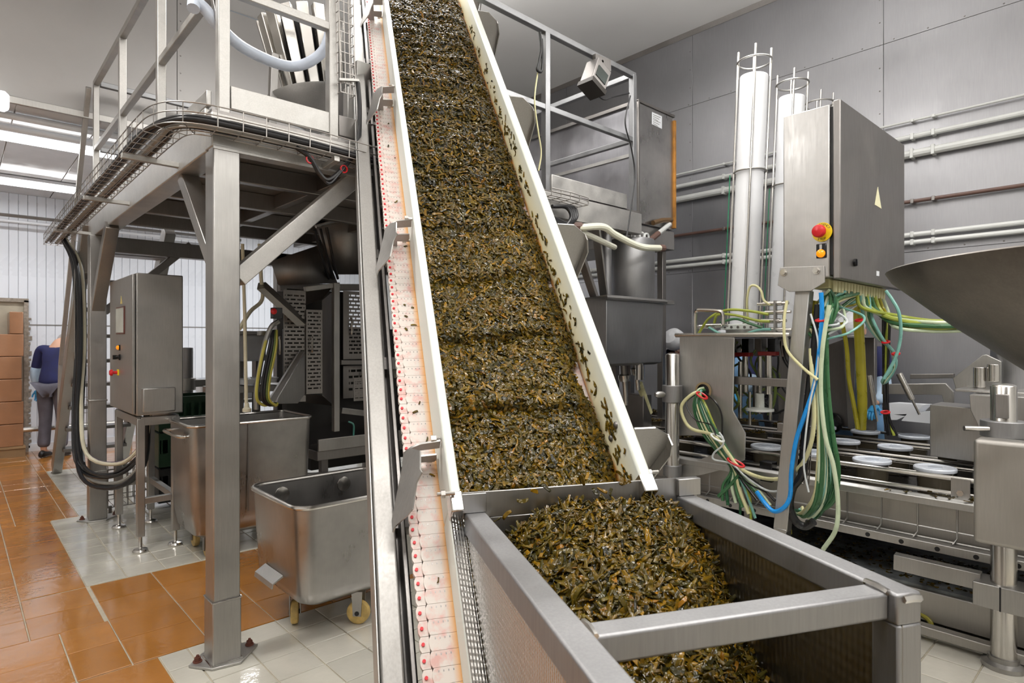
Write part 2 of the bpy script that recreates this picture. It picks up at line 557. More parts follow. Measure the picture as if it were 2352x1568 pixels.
# ================================================================ steel platform
pl = thing('steel_platform', 'tall stainless steel work platform on columns with handrails, spanning behind the belt conveyor', 'platform', (0.94, 3.04, 0))
XA, YA = 0.94, 3.04
m = MB(); m.box((XA - .06, YA - .06, .012), (XA + .06, YA + .06, 2.39)); m.build('column', M['steel'], pl, bevel=.006)
m = MB(); m.box((XA - .064, YA - .064, .012), (XA + .064, YA + .064, .30)); sl = m.build('column_sleeve', M['steel'], pl, bevel=.006)
m = MB()
for a, b in (((-1, -1), (1, -1)), ((1, -1), (1, 1)), ((1, 1), (-1, 1)), ((-1, 1), (-1, -1))):
    m.tube([(XA + a[0] * .064 + (b[0] - a[0]) * .064 * t, YA + a[1] * .064 + (b[1] - a[1]) * .064 * t, .301 + random.uniform(-.001, .001)) for t in np.linspace(0, 1, 14)], .004, 6)
    m.tube([(XA + a[0] * .066 + (b[0] - a[0]) * .066 * t, YA + a[1] * .066 + (b[1] - a[1]) * .066 * t, .014 + random.uniform(-.001, .001)) for t in np.linspace(0, 1, 14)], .005, 6)
m.build('weld', M['chrome'], sl, kind='stuff')
def base_plate(cx, cy):
    m = MB(); m.poly([(cx - .14, cy + .03, 0), (cx - .07, cy - .075, 0), (cx + .05, cy - .10, 0), (cx + .10, cy - .05, 0), (cx + .17, cy + .02, 0), (cx + .13, cy + .08, 0), (cx - .05, cy + .12, 0)], (0, 0, .012))
    bp = m.build('base_plate', M['galv'], pl, bevel=.002, seg=1)
    for dx, dy in ((-.10, .035), (.135, .035)):
        m = MB(); m.cyl((cx + dx, cy + dy, .012), (cx + dx, cy + dy, .018), .02, None, 14); m.cyl((cx + dx, cy + dy, .018), (cx + dx, cy + dy, .034), .015, .014, 6); m.cyl((cx + dx, cy + dy, .034), (cx + dx, cy + dy, .044), .008, .006, 8)
        m.build('bolt', M['rust'], bp)
base_plate(XA, YA)
XF, YF = 0.90, 6.15
m = MB(); m.box((XF - .06, YF - .06, .012), (XF + .06, YF + .06, 2.39)); m.build('column', M['steel'], pl, bevel=.006)
m = MB(); m.box((XF - .064, YF - .064, .012), (XF + .064, YF + .064, .42)); m.build('column_sleeve', M['steel'], pl, bevel=.006); MB().box((XF - .066, YF - .066, 1.0), (XF + .066, YF + .066, 1.015)).build('weld_band', M['steel'], pl, bevel=.004)
base_plate(XF, YF)
for x, y in ((2.45, 6.15), (4.1, 6.15)):
    MB().box((x - .05, y - .05, .0), (x + .05, y + .05, 2.39)).build('column', M['steel_dk'], pl, bevel=.005)
MB().cyl((3.86, 3.08, 0), (3.86, 3.08, 2.40), .037, None, 20).build('column', M['rail'], pl)
# beams
MB().box((XA - .065, 2.985, 2.395), (4.2, 3.085, 2.555)).build('beam', M['galv'], pl, bevel=.006)
MB().box((XA - .06, 2.975, 2.385), (4.2, 3.05, 2.397)).build('beam_flange', M['galv'], pl)
MB().box((XA - .065, 3.087, 2.39), (XA + .05, 6.42, 2.60)).build('beam', M['galv'], pl, bevel=.006)
MB().box((XA - .06, 6.10, 2.26), (4.2, 6.20, 2.39)).build('beam', M['steel_dk'], pl, bevel=.006)
MB().box((4.1, 3.087, 2.395), (4.2, 6.3, 2.555)).build('beam', M['galv'], pl, bevel=.006)
for y in (3.75, 4.45, 5.1, 5.7):
    MB().box((XA + .05, y - .03, 2.44), (4.1, y + .03, 2.555)).build('joist', M['steel_dk'], pl, bevel=.004)
for x in (1.75, 2.6, 3.4):
    MB().box((x - .03, 3.09, 2.46), (x + .03, 6.1, 2.555)).build('joist', M['steel_dk'], pl, bevel=.004)
MB().box((XA - .06, 3.0, 2.556), (4.2, 6.42, 2.572)).build('deck_plate', M['steel_dk'], pl)
# braces
MB().bar((1.0, 3.04, 1.80), (1.62, 3.04, 2.39), .085, .085, (0, 0, 1)).build('brace', M['galv'], pl, bevel=.004)
MB().bar((XA, 3.06, 1.83), (XA, 3.62, 2.39), .07, .09, (1, 0, 0)).build('brace', M['steel'], pl, bevel=.004)
MB().bar((XF, 6.12, 1.78), (XF, 5.5, 2.39), .08, .09, (1, 0, 0)).build('brace', M['steel'], pl, bevel=.004)
MB().bar((XF + .05, 6.15, 1.75), (1.62, 6.15, 2.39), .06, .06).build('brace', M['steel_dk'], pl, bevel=.004)
MB().bar((3.83, 3.08, 1.62), (3.42, 3.08, 2.38), .03, .07, (0, 1, 0)).build('brace', M['steel_dk'], pl, bevel=.003)
MB().bar((3.9, 3.1, 1.62), (3.62, 3.0, 2.40), .02, .075, (0, 1, 0)).build('brace', M['steel'], pl, bevel=.003)
# handrails
ZT, ZM = 3.72, 3.165
def post(x, y, s=.022, z1=ZT):
    MB().box((x - s, y - s, 2.555), (x + s, y + s, z1 - .02)).build('handrail_post', M['galv'] if x < 2 else M['galv_shaded'], pl, bevel=.004)
post(XA, YA, .026, 3.9)
for y in (4.15, 5.28): post(XA - .01, y, .024, 3.76)
post(XA - .01, 6.40, .022, 3.76)
post(1.49, 3.04, .026, 4.2); post(3.12, 3.04, .024); post(4.15, 3.04, .024)
post(4.15, 5.0, .022); post(4.15, 6.3, .022)
def rail(a, b, s=.022, nm='handrail'):
    MB().bar(a, b, s * 2, s * 2).build(nm, M['galv'] if b[0] < 2 else M['galv_shaded'], pl, bevel=.004)
rail((XA - .01, 3.06, 3.76), (XA - .01, 6.42, 3.76)); rail((XA - .01, 3.06, 3.185), (XA - .01, 6.38, 3.185), .02, 'mid_rail')
rail((XA, 3.04, ZM), (1.49, 3.04, ZM), .021, 'mid_rail')
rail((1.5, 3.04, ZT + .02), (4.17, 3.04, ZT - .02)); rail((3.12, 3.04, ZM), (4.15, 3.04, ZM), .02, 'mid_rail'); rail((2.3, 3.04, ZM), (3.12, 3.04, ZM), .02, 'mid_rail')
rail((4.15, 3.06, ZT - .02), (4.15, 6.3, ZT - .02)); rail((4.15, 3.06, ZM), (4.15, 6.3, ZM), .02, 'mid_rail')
rail((0.96, 6.40, 3.76), (4.15, 6.40, 3.74)); rail((0.96, 6.40, 3.185), (4.15, 6.40, 3.17), .02, 'mid_rail')
MB().bar((XA, 3.06, 3.02), (XA, 3.44, 3.72), .03, .05, (1, 0, 0)).build('rail_strut', M['steel_dk'], pl, bevel=.003)
# toe boards
MB().box((XA + .03, 3.02, 2.60), (1.47, 3.05, 2.71)).build('toe_board', M['galv'], pl, bevel=.004)
MB().box((3.14, 3.0, 2.56), (4.02, 3.03, 2.69)).build('toe_board', M['galv'], pl, bevel=.004)
MB().box((1.52, 3.02, 2.60), (2.3, 3.05, 2.71)).build('toe_board', M['steel_dk'], pl, bevel=.004)
MB().box((XA - .062, 3.07, 2.605), (XA - .04, 4.1, 2.68)).build('toe_board', M['galv'], pl, bevel=.004)

# stair at the far end of the platform
st = thing('steel_stair', 'steep steel stair leaning against the far end of the platform, rising from the orange floor', 'stair', (1.1, 8.4, 0))
for x in (0.88, 1.52):
    MB().bar((x, 8.66, .05), (x, 6.47, 2.56), .09, .15, (0, .75, .66)).build('stringer', M['steel'], st, bevel=.004)
    m = MB(); m.lathe((x, 8.66, 0), [(.05, 0), (.05, .012), (.02, .022), (.012, .03), (.012, .1)], 16); m.build('foot', M['steel_dk'], st)
for k in range(9):
    t = (k + 1) / 10.0
    MB().box((.9, 8.60 - 2.19 * t - .12, .05 + 2.51 * t - .02), (1.5, 8.60 - 2.19 * t + .10, .05 + 2.51 * t + .015)).build('tread', M['steel_dk'], st, bevel=.003)
m = MB(); m.bar((.88, 8.3, 1.25), (.88, 6.43, 3.72), .04, .04); m.build('stair_handrail', M['galv'], st, bevel=.003)
m = MB(); m.bar((.88, 8.3, 1.25), (.88, 8.5, .25), .04, .04); m.build('stair_post', M['galv'], st, bevel=.003)
# ================================================================ belt conveyor and hopper: their own straight axes
def camdir(xc, d, z): return Vector((d * SY + xc * CY_, d * CY_ - xc * SY, z))
CE = camdir(-.186, .6386, .7466).normalized()      # up along the belt
CR = camdir(.96, .28, 0).normalized()              # across, to the right
CN = CR.cross(CE).normalized()                     # out of the belt
CO = at(1055, 1110, 1.75)                          # left guide's upper inner edge at the hopper plate
CC = camdir(-.28, .96, 0).normalized()             # level, away from the hopper's mouth
def C(s, r, n): return CO + CE * s + CR * r + CN * n
def Hp(c, r, z):
    p = CO + CC * c + CR * r
    return Vector((p.x, p.y, z))
def onPlane(px, py, p0, nrm):
    r = ray(px, py)
    return EYE + r * ((p0 - EYE).dot(nrm) / r.dot(nrm))
def cbox(mb, s0, s1, r0, r1, n0, n1):
    return mb.obox(C((s0 + s1) / 2, (r0 + r1) / 2, (n0 + n1) / 2), CE * (s1 - s0) / 2, CR * (r1 - r0) / 2, CN * (n1 - n0) / 2)
S0, S1 = -0.95, 4.35
M['chan'] = steel('channel_steel', (0.36, 0.35, 0.335), .48, .12, 4, bump=.05)
NB = -0.165                                       # belt surface
RI = 0.57                                         # right guide's inner face
cv = thing('belt_conveyor', 'steep belt conveyor with white guide walls carrying chopped seaweed up from the hopper', 'conveyor', C(-.9, .28, -.4))
cv.location.z = 0
# guide walls: pale plastic, stained orange where the wet load runs
def m_guide():
    N = NT('guide_wall_plastic')
    g = N.n('ShaderNodeNewGeometry')
    dp = N.n('ShaderNodeVectorMath', operation='DOT_PRODUCT'); N.l(g.outputs['Position'], dp.inputs[0]); dp.inputs[1].default_value = tuple(CN)
    h = N.n('ShaderNodeMath', operation='SUBTRACT'); N.l(dp.outputs['Value'], h.inputs[0]); h.inputs[1].default_value = CO.dot(CN)
    nz = N.noise(g.outputs['Position'], 9, 4)
    wob = N.n('ShaderNodeMath', operation='MULTIPLY_ADD'); N.l(nz, wob.inputs[0]); wob.inputs[1].default_value = -0.05; N.l(h.outputs[0], wob.inputs[2])
    f = N.rng(wob.outputs[0], 1, 0, -0.178, -0.156)
    dr = N.n('ShaderNodeVectorMath', operation='DOT_PRODUCT'); N.l(g.outputs['Position'], dr.inputs[0]); dr.inputs[1].default_value = tuple(CR)
    inner = N.rng(dr.outputs['Value'], 0, 1, CO.dot(CR) + 0.3, CO.dot(CR) + 0.31)
    mu = N.n('ShaderNodeMath', operation='MULTIPLY'); N.l(f, mu.inputs[0]); N.l(inner, mu.inputs[1])
    f2 = N.rng(wob.outputs[0], 0.9, 0.08, -0.18, -0.025)
    mu2 = N.n('ShaderNodeMath', operation='MULTIPLY'); N.l(f2, mu2.inputs[0]); N.l(inner, mu2.inputs[1])
    c = N.mixc(mu2.outputs[0], rgb(214, 219, 213), rgb(226, 211, 158))
    c = N.mixc(mu.outputs[0], c, rgb(226, 148, 40))
    N.l(c, N.b.inputs['Base Color']); N.b.inputs['Roughness'].default_value = 0.4
    return N.m
M['guide'] = m_guide()
m = MB(); cbox(m, -.05, S1, -.03, 0, NB + .004, 0); m.build('guide_wall', M['guide'], cv, bevel=.006)
m = MB(); cbox(m, S0, -.052, -.03, -.008, NB + .004, -.06); m.build('guide_wall', M['guide'], cv, bevel=.004)
m = MB(); cbox(m, -.03, S1, RI, RI + .042, NB + .004, 0); m.build('guide_wall', M['guide'], cv, bevel=.008)
for rr, s_ in ((-.032, -.035), (RI - .002, -.02)):
    m = MB(); cbox(m, s_ - .05, s_ + .012, rr, rr + (.036 if rr < 0 else .048), -.06, .003); m.build('foil_wrap', M['chrome'], cv, bevel=.004)
# belt links, each a slat across with scalloped tab and red pin
PT = 0.04
def link_mesh():
    m = MB(); s = -PT / 2
    prof = [(-.100, 0.0004), (RI + .05, 0.0004), (RI + .05, PT - .0004), (-.100, PT - .0004), (-.104, PT * .8), (-.106, PT * .5), (-.104, PT * .2)]
    m.mi = 0
    m.poly([CR * a + CE * (b + s) for a, b in prof], CN * -.012)
    tab = [(-.104, .0006), (-.126, .0006), (-.1305, PT * .25), (-.1305, PT * .75), (-.126, PT - .0006), (-.104, PT - .0006)]
    m.poly([CR * a + CE * (b + s) - CN * .006 for a, b in tab], CN * -.014)
    m.mi = 1
    for k in range(4):
        a = -.09 + k * .013
        m.add([CR * a + CE * (s + .028) + CN * .0006, CR * (a + .003) + CE * (s + .028) + CN * .0006, CR * (a + .003) + CE * (s + .033) + CN * .0006, CR * a + CE * (s + .033) + CN * .0006], [(0, 1, 2, 3)])
    return m
N = NT('belt_link_plastic')
geo = N.n('ShaderNodeNewGeometry'); nz = N.noise(geo.outputs['Position'], 26, 4, 0.65)
dr = N.n('ShaderNodeVectorMath', operation='DOT_PRODUCT'); N.l(geo.outputs['Position'], dr.inputs[0]); dr.inputs[1].default_value = tuple(CR)
st1 = N.rng(dr.outputs['Value'], 0, 1, CO.dot(CR) - 0.050, CO.dot(CR) - 0.030)
cc = N.mixc(N.rng(nz, 0, .6, .48, .68), rgb(212, 203, 196), rgb(208, 132, 124))
st2 = N.rng(dr.outputs['Value'], 1, 0, CO.dot(CR), CO.dot(CR) + .01)
mu_ = N.n('ShaderNodeMath', operation='MULTIPLY'); N.l(st1, mu_.inputs[0]); N.l(st2, mu_.inputs[1])
cc = N.mixc(mu_.outputs[0], cc, rgb(228, 172, 108))
N.l(cc, N.b.inputs['Base Color']); N.b.inputs['Roughness'].default_value = .45
M['link'] = N.m
lk0 = link_mesh().build('belt_link', [M['link'], M['steel_dk']], loc=(0, 0, 0), fix=False, sharp=30)
m = MB(); m.cyl((0, 0, -.004), (0, 0, .003), .0048, None, 8); pin0 = m.build('link_pin', M['red_soft'], loc=(0, 0, 0))
link_me, pin_me = lk0.data, pin0.data
bpy.data.objects.remove(lk0); bpy.data.objects.remove(pin0)
nl = int((S1 - S0) / PT)
for k in range(nl):
    s = S0 + PT * (k + .5)
    o = bpy.data.objects.new('belt_link', link_me); COL.objects.link(o); o.parent = cv
    o.location = C(s, random.uniform(-.0012, .0012), NB) - cv.location
    p = bpy.data.objects.new('link_pin', pin_me); COL.objects.link(p); p.parent = o
    p.location = CR * -.121 + CN * -.004
    p.rotation_euler = Matrix((CR, CE, CN)).transposed().to_euler()
# side frames
m = MB(); cbox(m, -1.2, S1, -.232, -.168, -.36, -.205); m.build('side_channel', M['chan'], cv, bevel=.008, seg=3)
m = MB(); cbox(m, -1.2, S1, -.238, -.2325, -.38, -.2); m.build('side_flange', M['steel_lt'], cv, bevel=.002)
m = MB(); cbox(m, -1.2, S1, -.168, -.12, -.37, -.345); cbox(m, -1.2, S1, -.15, -.135, -.345, -.235); m.build('belt_guide', M['steel_dk'], cv, bevel=.003)
m = MB(); cbox(m, -1.2, S1, RI - .06, RI + .0, -.36, -.205); m.build('side_channel', M['steel_lt'], cv, bevel=.008, seg=3)
m = MB(); cbox(m, -.9, S1, -.10, RI - .07, -.40, -.375); m.build('under_pan', M['steel_dk'], cv)
for k in range(8):
    m = MB(); s = -.6 + k * .65; cbox(m, s - .03, s + .03, -.165, RI - .06, -.355, -.30); m.build('cross_member', M['steel_dk'], cv)
# feet that carry the frame down to the floor
for rr in (-.2, RI - .03):
    p = C(-1.13, rr, -.3); MB().bar((p.x, p.y, 0), (p.x, p.y, p.z), .06, .06, CC).build('leg', M['steel_lt'], cv, bevel=.004)
# brackets holding the guide walls
bra = [(410, 160), (295, 178), (240, 200), (195, 235), (188, 300), (125, 620), (130, 690), (145, 655), (212, 595), (245, 555), (255, 490), (268, 400), (300, 340), (290, 322), (290, 285), (375, 280), (388, 262), (388, 240), (290, 250), (290, 215), (405, 200)]
bra = [(850 + x / 2.537, 950 + y / 2.537) for x, y in bra]
def onR(px, py, rr): return onPlane(px, py, C(0, rr, 0), CR)
def onN(px, py, nn): return onPlane(px, py, C(0, 0, nn), CN)
pb = onR(1011, 1018, -.034); sb = (pb - CO).dot(CE)
loc = []
for x, y in bra:
    p = onPlane(x, y, C(sb, 0, 0), CE) - CO
    loc.append((min(p.dot(CR), -.031), p.dot(CN)))
gp = [(240, 200), (195, 235), (188, 300), (125, 620), (130, 690), (145, 655), (212, 595), (245, 555), (255, 490), (268, 400), (300, 340), (290, 322), (290, 215)]
gus = [onPlane(850 + x / 2.537, 950 + y / 2.537, C(0, -.225, -.195), CN * .55 - CR * .83) for x, y in gp]
loc = [q for q in loc if q[1] > -.2]
bs = [sb + dd for dd in (0.0,)]
for yy in (497, 207, 20):
    # arm end at the wall's outer face for the other brackets
    xx = 895 + .1433 * yy - 20
    bs.append((onR(xx, yy, -.034) - CO).dot(CE))
bs.append(bs[-1] + .75)
for k, s in enumerate(bs):
    m = MB(); m.poly([C(s, a, b) for a, b in loc], CE * .006)
    m.poly([p + CE * (s - sb) for p in gus], (CN * .55 - CR * .83) * -.005)
    br = m.build('guide_bracket', M['steel'], cv)
    for nn in (loc[0][1] - .008, loc[-6][1] - .004):
        m = MB(); m.cyl(C(s + .014, -.06, nn), C(s + .014, -.028, nn), .007, None, 10); m.cyl(C(s + .014, -.062, nn), C(s + .014, -.046, nn), .013, None, 6); m.build('bolt', M['chrome'], br)
    m = MB(); m.poly([C(s, RI + .042, .0), C(s, RI + .12, .0), C(s, RI + .19, -.05), C(s, RI + .215, -.12), C(s, RI + .2, -.40), C(s, RI + .12, -.40), C(s, RI + .09, -.14), C(s, RI + .042, -.1)], CE * .006)
    m.bar(C(s - .016, RI + .19, -.05), C(s - .016, RI + .215, -.12), .045, .005, CR); m.bar(C(s - .016, RI + .215, -.12), C(s - .016, RI + .212, -.3), .045, .005, CR)
    m.build('guide_bracket', M['steel'], cv)
for x, y in ((1415, 976), (1404, 1006)):
    p = onR(x, y, RI); m = MB(); m.lathe(p, [(.013, 0), (.012, .004), (.007, .008), (.001, .009)], 14, -CR); m.build('bolt', M['steel_dk'], cv)
for x, y in ((1004, 1135), (1480, 1085)):
    p = at(x, y, 1.70 if x < 1100 else 1.98); m = MB(); m.cyl(p, p + CR * .05, .006, None, 10); m.cyl(p + CR * .01, p + CR * .022, .012, None, 6); m.build('bolt', M['chrome'], cv)

# ---------------------------------------------------------------- hopper
hop = thing('feed_hopper', 'open stainless hopper with dimpled side panels, heaped with seaweed below the conveyor', 'hopper', Hp(-.4, .38, 0))
ZH = 1.01
def hbox(mb, c0, c1, r0, r1, z0, z1):
    return mb.obox(Hp((c0 + c1) / 2, (r0 + r1) / 2, (z0 + z1) / 2), CC * (c1 - c0) / 2, CR * (r1 - r0) / 2, Vector((0, 0, (z1 - z0) / 2)))
def m_dimple(name, col, rough, pit, va=None, vb=(0, 0, 1), kb=.6, st=.7, dist=.0016):
    N = NT(name); N.b.inputs['Metallic'].default_value = 1; N.b.inputs['Base Color'].default_value = col + (1,); N.b.inputs['Roughness'].default_value = rough
    g = N.n('ShaderNodeNewGeometry')
    def dotp(v):
        d = N.n('ShaderNodeVectorMath', operation='DOT_PRODUCT'); N.l(g.outputs['Position'], d.inputs[0]); d.inputs[1].default_value = tuple(v); return d.outputs['Value']
    a, b = dotp(va or (CC + CR * .9)), dotp(vb)
    def wave(x, y, sx, sy):
        mm = N.n('ShaderNodeMath', operation='MULTIPLY'); N.l(x, mm.inputs[0]); mm.inputs[1].default_value = sx
        m2 = N.n('ShaderNodeMath', operation='MULTIPLY_ADD'); N.l(y, m2.inputs[0]); m2.inputs[1].default_value = sy; N.l(mm.outputs[0], m2.inputs[2])
        sn = N.n('ShaderNodeMath', operation='SINE'); N.l(m2.outputs[0], sn.inputs[0]); return sn.outputs[0]
    k = 2 * pi / pit
    w1, w2 = wave(a, b, k, k * kb), wave(a, b, k, -k * kb)
    pr = N.n('ShaderNodeMath', operation='MULTIPLY'); N.l(w1, pr.inputs[0]); N.l(w2, pr.inputs[1])
    N.bump(pr.outputs[0], st, dist)
    return N.m
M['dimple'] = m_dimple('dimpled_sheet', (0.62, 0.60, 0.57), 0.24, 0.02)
m = MB(); hbox(m, -1.15, -.012, .012, .074, ZH - .06, ZH); m.build('top_rail', M['rail'], hop, bevel=.006, seg=3)
m = MB(); hbox(m, -.80, -.008, .70, .762, ZH - .062, ZH); m.build('top_rail', M['rail'], hop, bevel=.006, seg=3)
m = MB(); hbox(m, -.782, -.728, .074, .70, ZH - .056, ZH - .004); m.build('cross_bar', M['rail'], hop, bevel=.006, seg=3)
m = MB(); m.tube([Hp(-.782, .076, ZH - .004), Hp(-.755, .077, ZH), Hp(-.728, .076, ZH - .002)], .006, 6); m.tube([Hp(-.782, .698, ZH - .002), Hp(-.755, .697, ZH + .002), Hp(-.728, .698, ZH)], .007, 6); m.tube([Hp(-.80, .715, ZH - .01), Hp(-.803, .735, ZH - .008), Hp(-.80, .755, ZH - .012)], .008, 6); m.build('weld', M['chrome'], hop, kind='stuff')
m = MB(); hbox(m, -.80, -.738, .702, .762, 0, ZH - .061); m.build('corner_post', M['rail'], hop, bevel=.005)
m = MB(); hbox(m, -1.15, -1.09, .012, .072, 0, ZH - .061); m.build('corner_post', M['rail'], hop, bevel=.005)
m = MB(); m.poly([Hp(-.737, .72, ZH - .062), Hp(-.62, .72, ZH - .062), Hp(-.737, .72, ZH - .19)], CR * .006); m.build('gusset', M['rail'], hop)
m = MB(); hbox(m, -.005, .001, -.012, .778, ZH - .02, 1.066); hbox(m, -.005, .001, .09, .70, ZH - .10, ZH - .02); m.build('back_plate', M['steel_sheet'], hop, bevel=.002, seg=1)
m = MB(); hbox(m, -.022, -.005, -.02, .075, ZH + .001, 1.066); m.build('plate_return', M['steel_sheet'], hop, bevel=.002)
m = MB(); hbox(m, -.022, -.005, .70, .78, ZH + .001, 1.064); m.build('plate_return', M['steel_sheet'], hop, bevel=.002)
# dimpled side panels; the left one folds back beside the belt
M['dimple_lit'] = m_dimple('lit_dimpled_sheet', (0.86, 0.86, 0.86), 0.26, 0.019, tuple(CE * .62), tuple(CR), 1.0, .8, .0022)  # brighter copy of the dimpled sheet, ceiling light put into its colour
ql = onR(1085, 1568, -.03); qr = onR(1120, 1568, .014)
nl_, nr_ = (ql - CO).dot(CN), (qr - CO).dot(CN)
m = MB(); m.poly([C(-.035, -.03, nl_), C(-.035, .014, nr_), C(-1.05, .014, nr_), C(-1.05, -.03, nl_)], CN * -.002); m.build('panel_return', M['dimple_lit'], hop)
pe = [C(s_, .016, nr_) for s_ in np.linspace(-.10, -1.0, 8)]
m = MB(); m.poly([Hp(-1.09, .016, ZH - .06), Hp(-.03, .016, ZH - .06)] + [Vector((p.x, p.y, p.z)) for p in pe if p.z < ZH - .06] + [Hp(-1.09, .016, .3)], CR * .002); m.build('side_panel', M['dimple'], hop)
M['dimple_shaded'] = m_dimple('shaded_dimpled_sheet', (0.36, 0.345, 0.33), 0.3, 0.03, st=.5)  # darker copy of the sheet, the hopper's inner shade put into its colour
m = MB(); m.poly([Hp(-.80, .712, ZH - .06), Hp(-.01, .712, ZH - .06), Hp(-.01, .712, .3), Hp(-.80, .712, .2)], CR * .002); m.build('side_panel', M['dimple_shaded'], hop)
m = MB(); m.poly([Hp(-1.15, .02, .36), Hp(-.1, .02, .36), Hp(-.1, .72, .36), Hp(-1.15, .72, .36)], (0, 0, -.003)); m.build('floor_panel', M['steel_dk'], hop)
# ================================================================ chopped seaweed
def m_weed():
    N = NT('wet_seaweed')
    at_ = N.n('ShaderNodeAttribute'); at_.attribute_name = 'tone'
    N.l(at_.outputs['Color'], N.b.inputs['Base Color'])
    N.b.inputs['Roughness'].default_value = 0.09
    N.b.inputs['Specular IOR Level'].default_value = 0.28
    tc = N.n('ShaderNodeNewGeometry'); f = N.noise(tc.outputs['Position'], 70, 2)
    N.bump(f, 0.5, 0.006)
    return N.m
M['weed'] = m_weed()
PAL = np.array([rgb(92, 74, 18), rgb(76, 64, 18), rgb(106, 81, 16), rgb(60, 54, 20), rgb(124, 92, 14), rgb(94, 71, 14), rgb(42, 39, 18), rgb(130, 88, 16), rgb(98, 84, 28)])
PW = np.array([.22, .2, .14, .14, .07, .11, .07, .02, .03])

def strips(pos, nrm, along, L, Wd, T, rng, spread=1.2, lift=.35, bend=.5):
    """N flat bent strips -> verts, faces, colours. Cross section 4, five stations."""
    n = len(pos)
    nrm = nrm / np.linalg.norm(nrm, axis=1, keepdims=True)
    a = along - (along * nrm).sum(1, keepdims=True) * nrm
    a /= np.linalg.norm(a, axis=1, keepdims=True)
    b = np.cross(nrm, a)
    th = rng.normal(0, spread, n)[:, None]
    d = a * np.cos(th) + b * np.sin(th)
    ph = rng.normal(0, lift, n)[:, None]
    d2 = d * np.cos(ph) + nrm * np.sin(ph)
    u = nrm * np.cos(ph) - d * np.sin(ph)
    w = np.cross(u, d2)
    ro = rng.normal(0, lift * 1.4, n)[:, None]
    w2 = w * np.cos(ro) + u * np.sin(ro); u2 = u * np.cos(ro) - w * np.sin(ro)
    K = 5
    bd = rng.normal(0, bend, n)[:, None]; sd = rng.normal(0, bend * .6, n)[:, None]; tw = rng.normal(0, .5, n)[:, None]
    V = np.zeros((n, K, 4, 3), np.float32)
    L = L[:, None]; Wd = Wd[:, None]; T = T[:, None]
    for k in range(K):
        t = k / (K - 1) - .5
        c = pos + d2 * L * t + u2 * (bd * L * (t * t - .08)) + w2 * (sd * L * (t * t - .08))
        wk = w2 * np.cos(tw * t) + u2 * np.sin(tw * t); uk = np.cross(d2, wk); uk = -uk
        tp = 1.0 if 0 < k < K - 1 else .8
        a_, b_ = wk * Wd * .5 * tp, uk * T * .5
        V[:, k, 0] = c + a_ + b_; V[:, k, 1] = c - a_ + b_
        V[:, k, 2] = c - a_ - b_; V[:, k, 3] = c + a_ - b_
    f = []
    for k in range(K - 1):
        for j in range(4):
            f.append((k * 4 + j, k * 4 + (j + 1) % 4, (k + 1) * 4 + (j + 1) % 4, (k + 1) * 4 + j))
    f.append((3, 2, 1, 0)); f.append((16, 17, 18, 19))
    f = np.array(f, np.int32)
    F = (f[None] + (np.arange(n, dtype=np.int32) * 20)[:, None, None]).reshape(-1, 4)
    col = PAL[rng.choice(len(PAL), n, p=PW / PW.sum())] * rng.uniform(.42, 1.12, (n, 1))
    return V.reshape(-1, 3), F, np.repeat(col, 20, axis=0)

def mesh_np(name, V, F, Ccol, mat, loc):
    me = bpy.data.meshes.new(name)
    V = V - np.array(loc, np.float32)
    me.vertices.add(len(V)); me.vertices.foreach_set('co', V.astype(np.float32).ravel())
    me.loops.add(len(F) * 4); me.loops.foreach_set('vertex_index', F.ravel().astype(np.int32))
    me.polygons.add(len(F)); me.polygons.foreach_set('loop_start', np.arange(0, len(F) * 4, 4, dtype=np.int32))
    me.update(calc_edges=True)
    me.polygons.foreach_set('use_smooth', np.ones(len(F), bool))
    ev = np.empty(len(me.edges) * 2, np.int32); me.edges.foreach_get('vertices', ev); ev = ev.reshape(-1, 2)
    sh = me.attributes.new('sharp_edge', 'BOOLEAN', 'EDGE'); sh.data.foreach_set('value', np.abs(ev[:, 0] - ev[:, 1]) == 4)
    ca = me.color_attributes.new('tone', 'FLOAT_COLOR', 'POINT')
    c4 = np.ones((len(V), 4), np.float32); c4[:, :3] = Ccol
    ca.data.foreach_set('color', c4.ravel())
    me.materials.append(mat)
    o = bpy.data.objects.new(name, me); COL.objects.link(o); o.location = loc
    return o

def vnoise(x, y, seed=0):
    """cheap smooth value noise"""
    r = np.random.default_rng(seed).random((64, 64))
    xi, yi = np.floor(x).astype(int), np.floor(y).astype(int)
    fx, fy = x - xi, y - yi
    fx = fx * fx * (3 - 2 * fx); fy = fy * fy * (3 - 2 * fy)
    g = lambda i, j: r[i % 64, j % 64]
    return (g(xi, yi) * (1 - fx) + g(xi + 1, yi) * fx) * (1 - fy) + (g(xi, yi + 1) * (1 - fx) + g(xi + 1, yi + 1) * fx) * fy

def grid_mesh(P):
    h, w = P.shape[:2]
    idx = np.arange(h * w).reshape(h, w)
    F = np.stack([idx[:-1, :-1], idx[:-1, 1:], idx[1:, 1:], idx[1:, :-1]], -1).reshape(-1, 4)
    return P.reshape(-1, 3), F

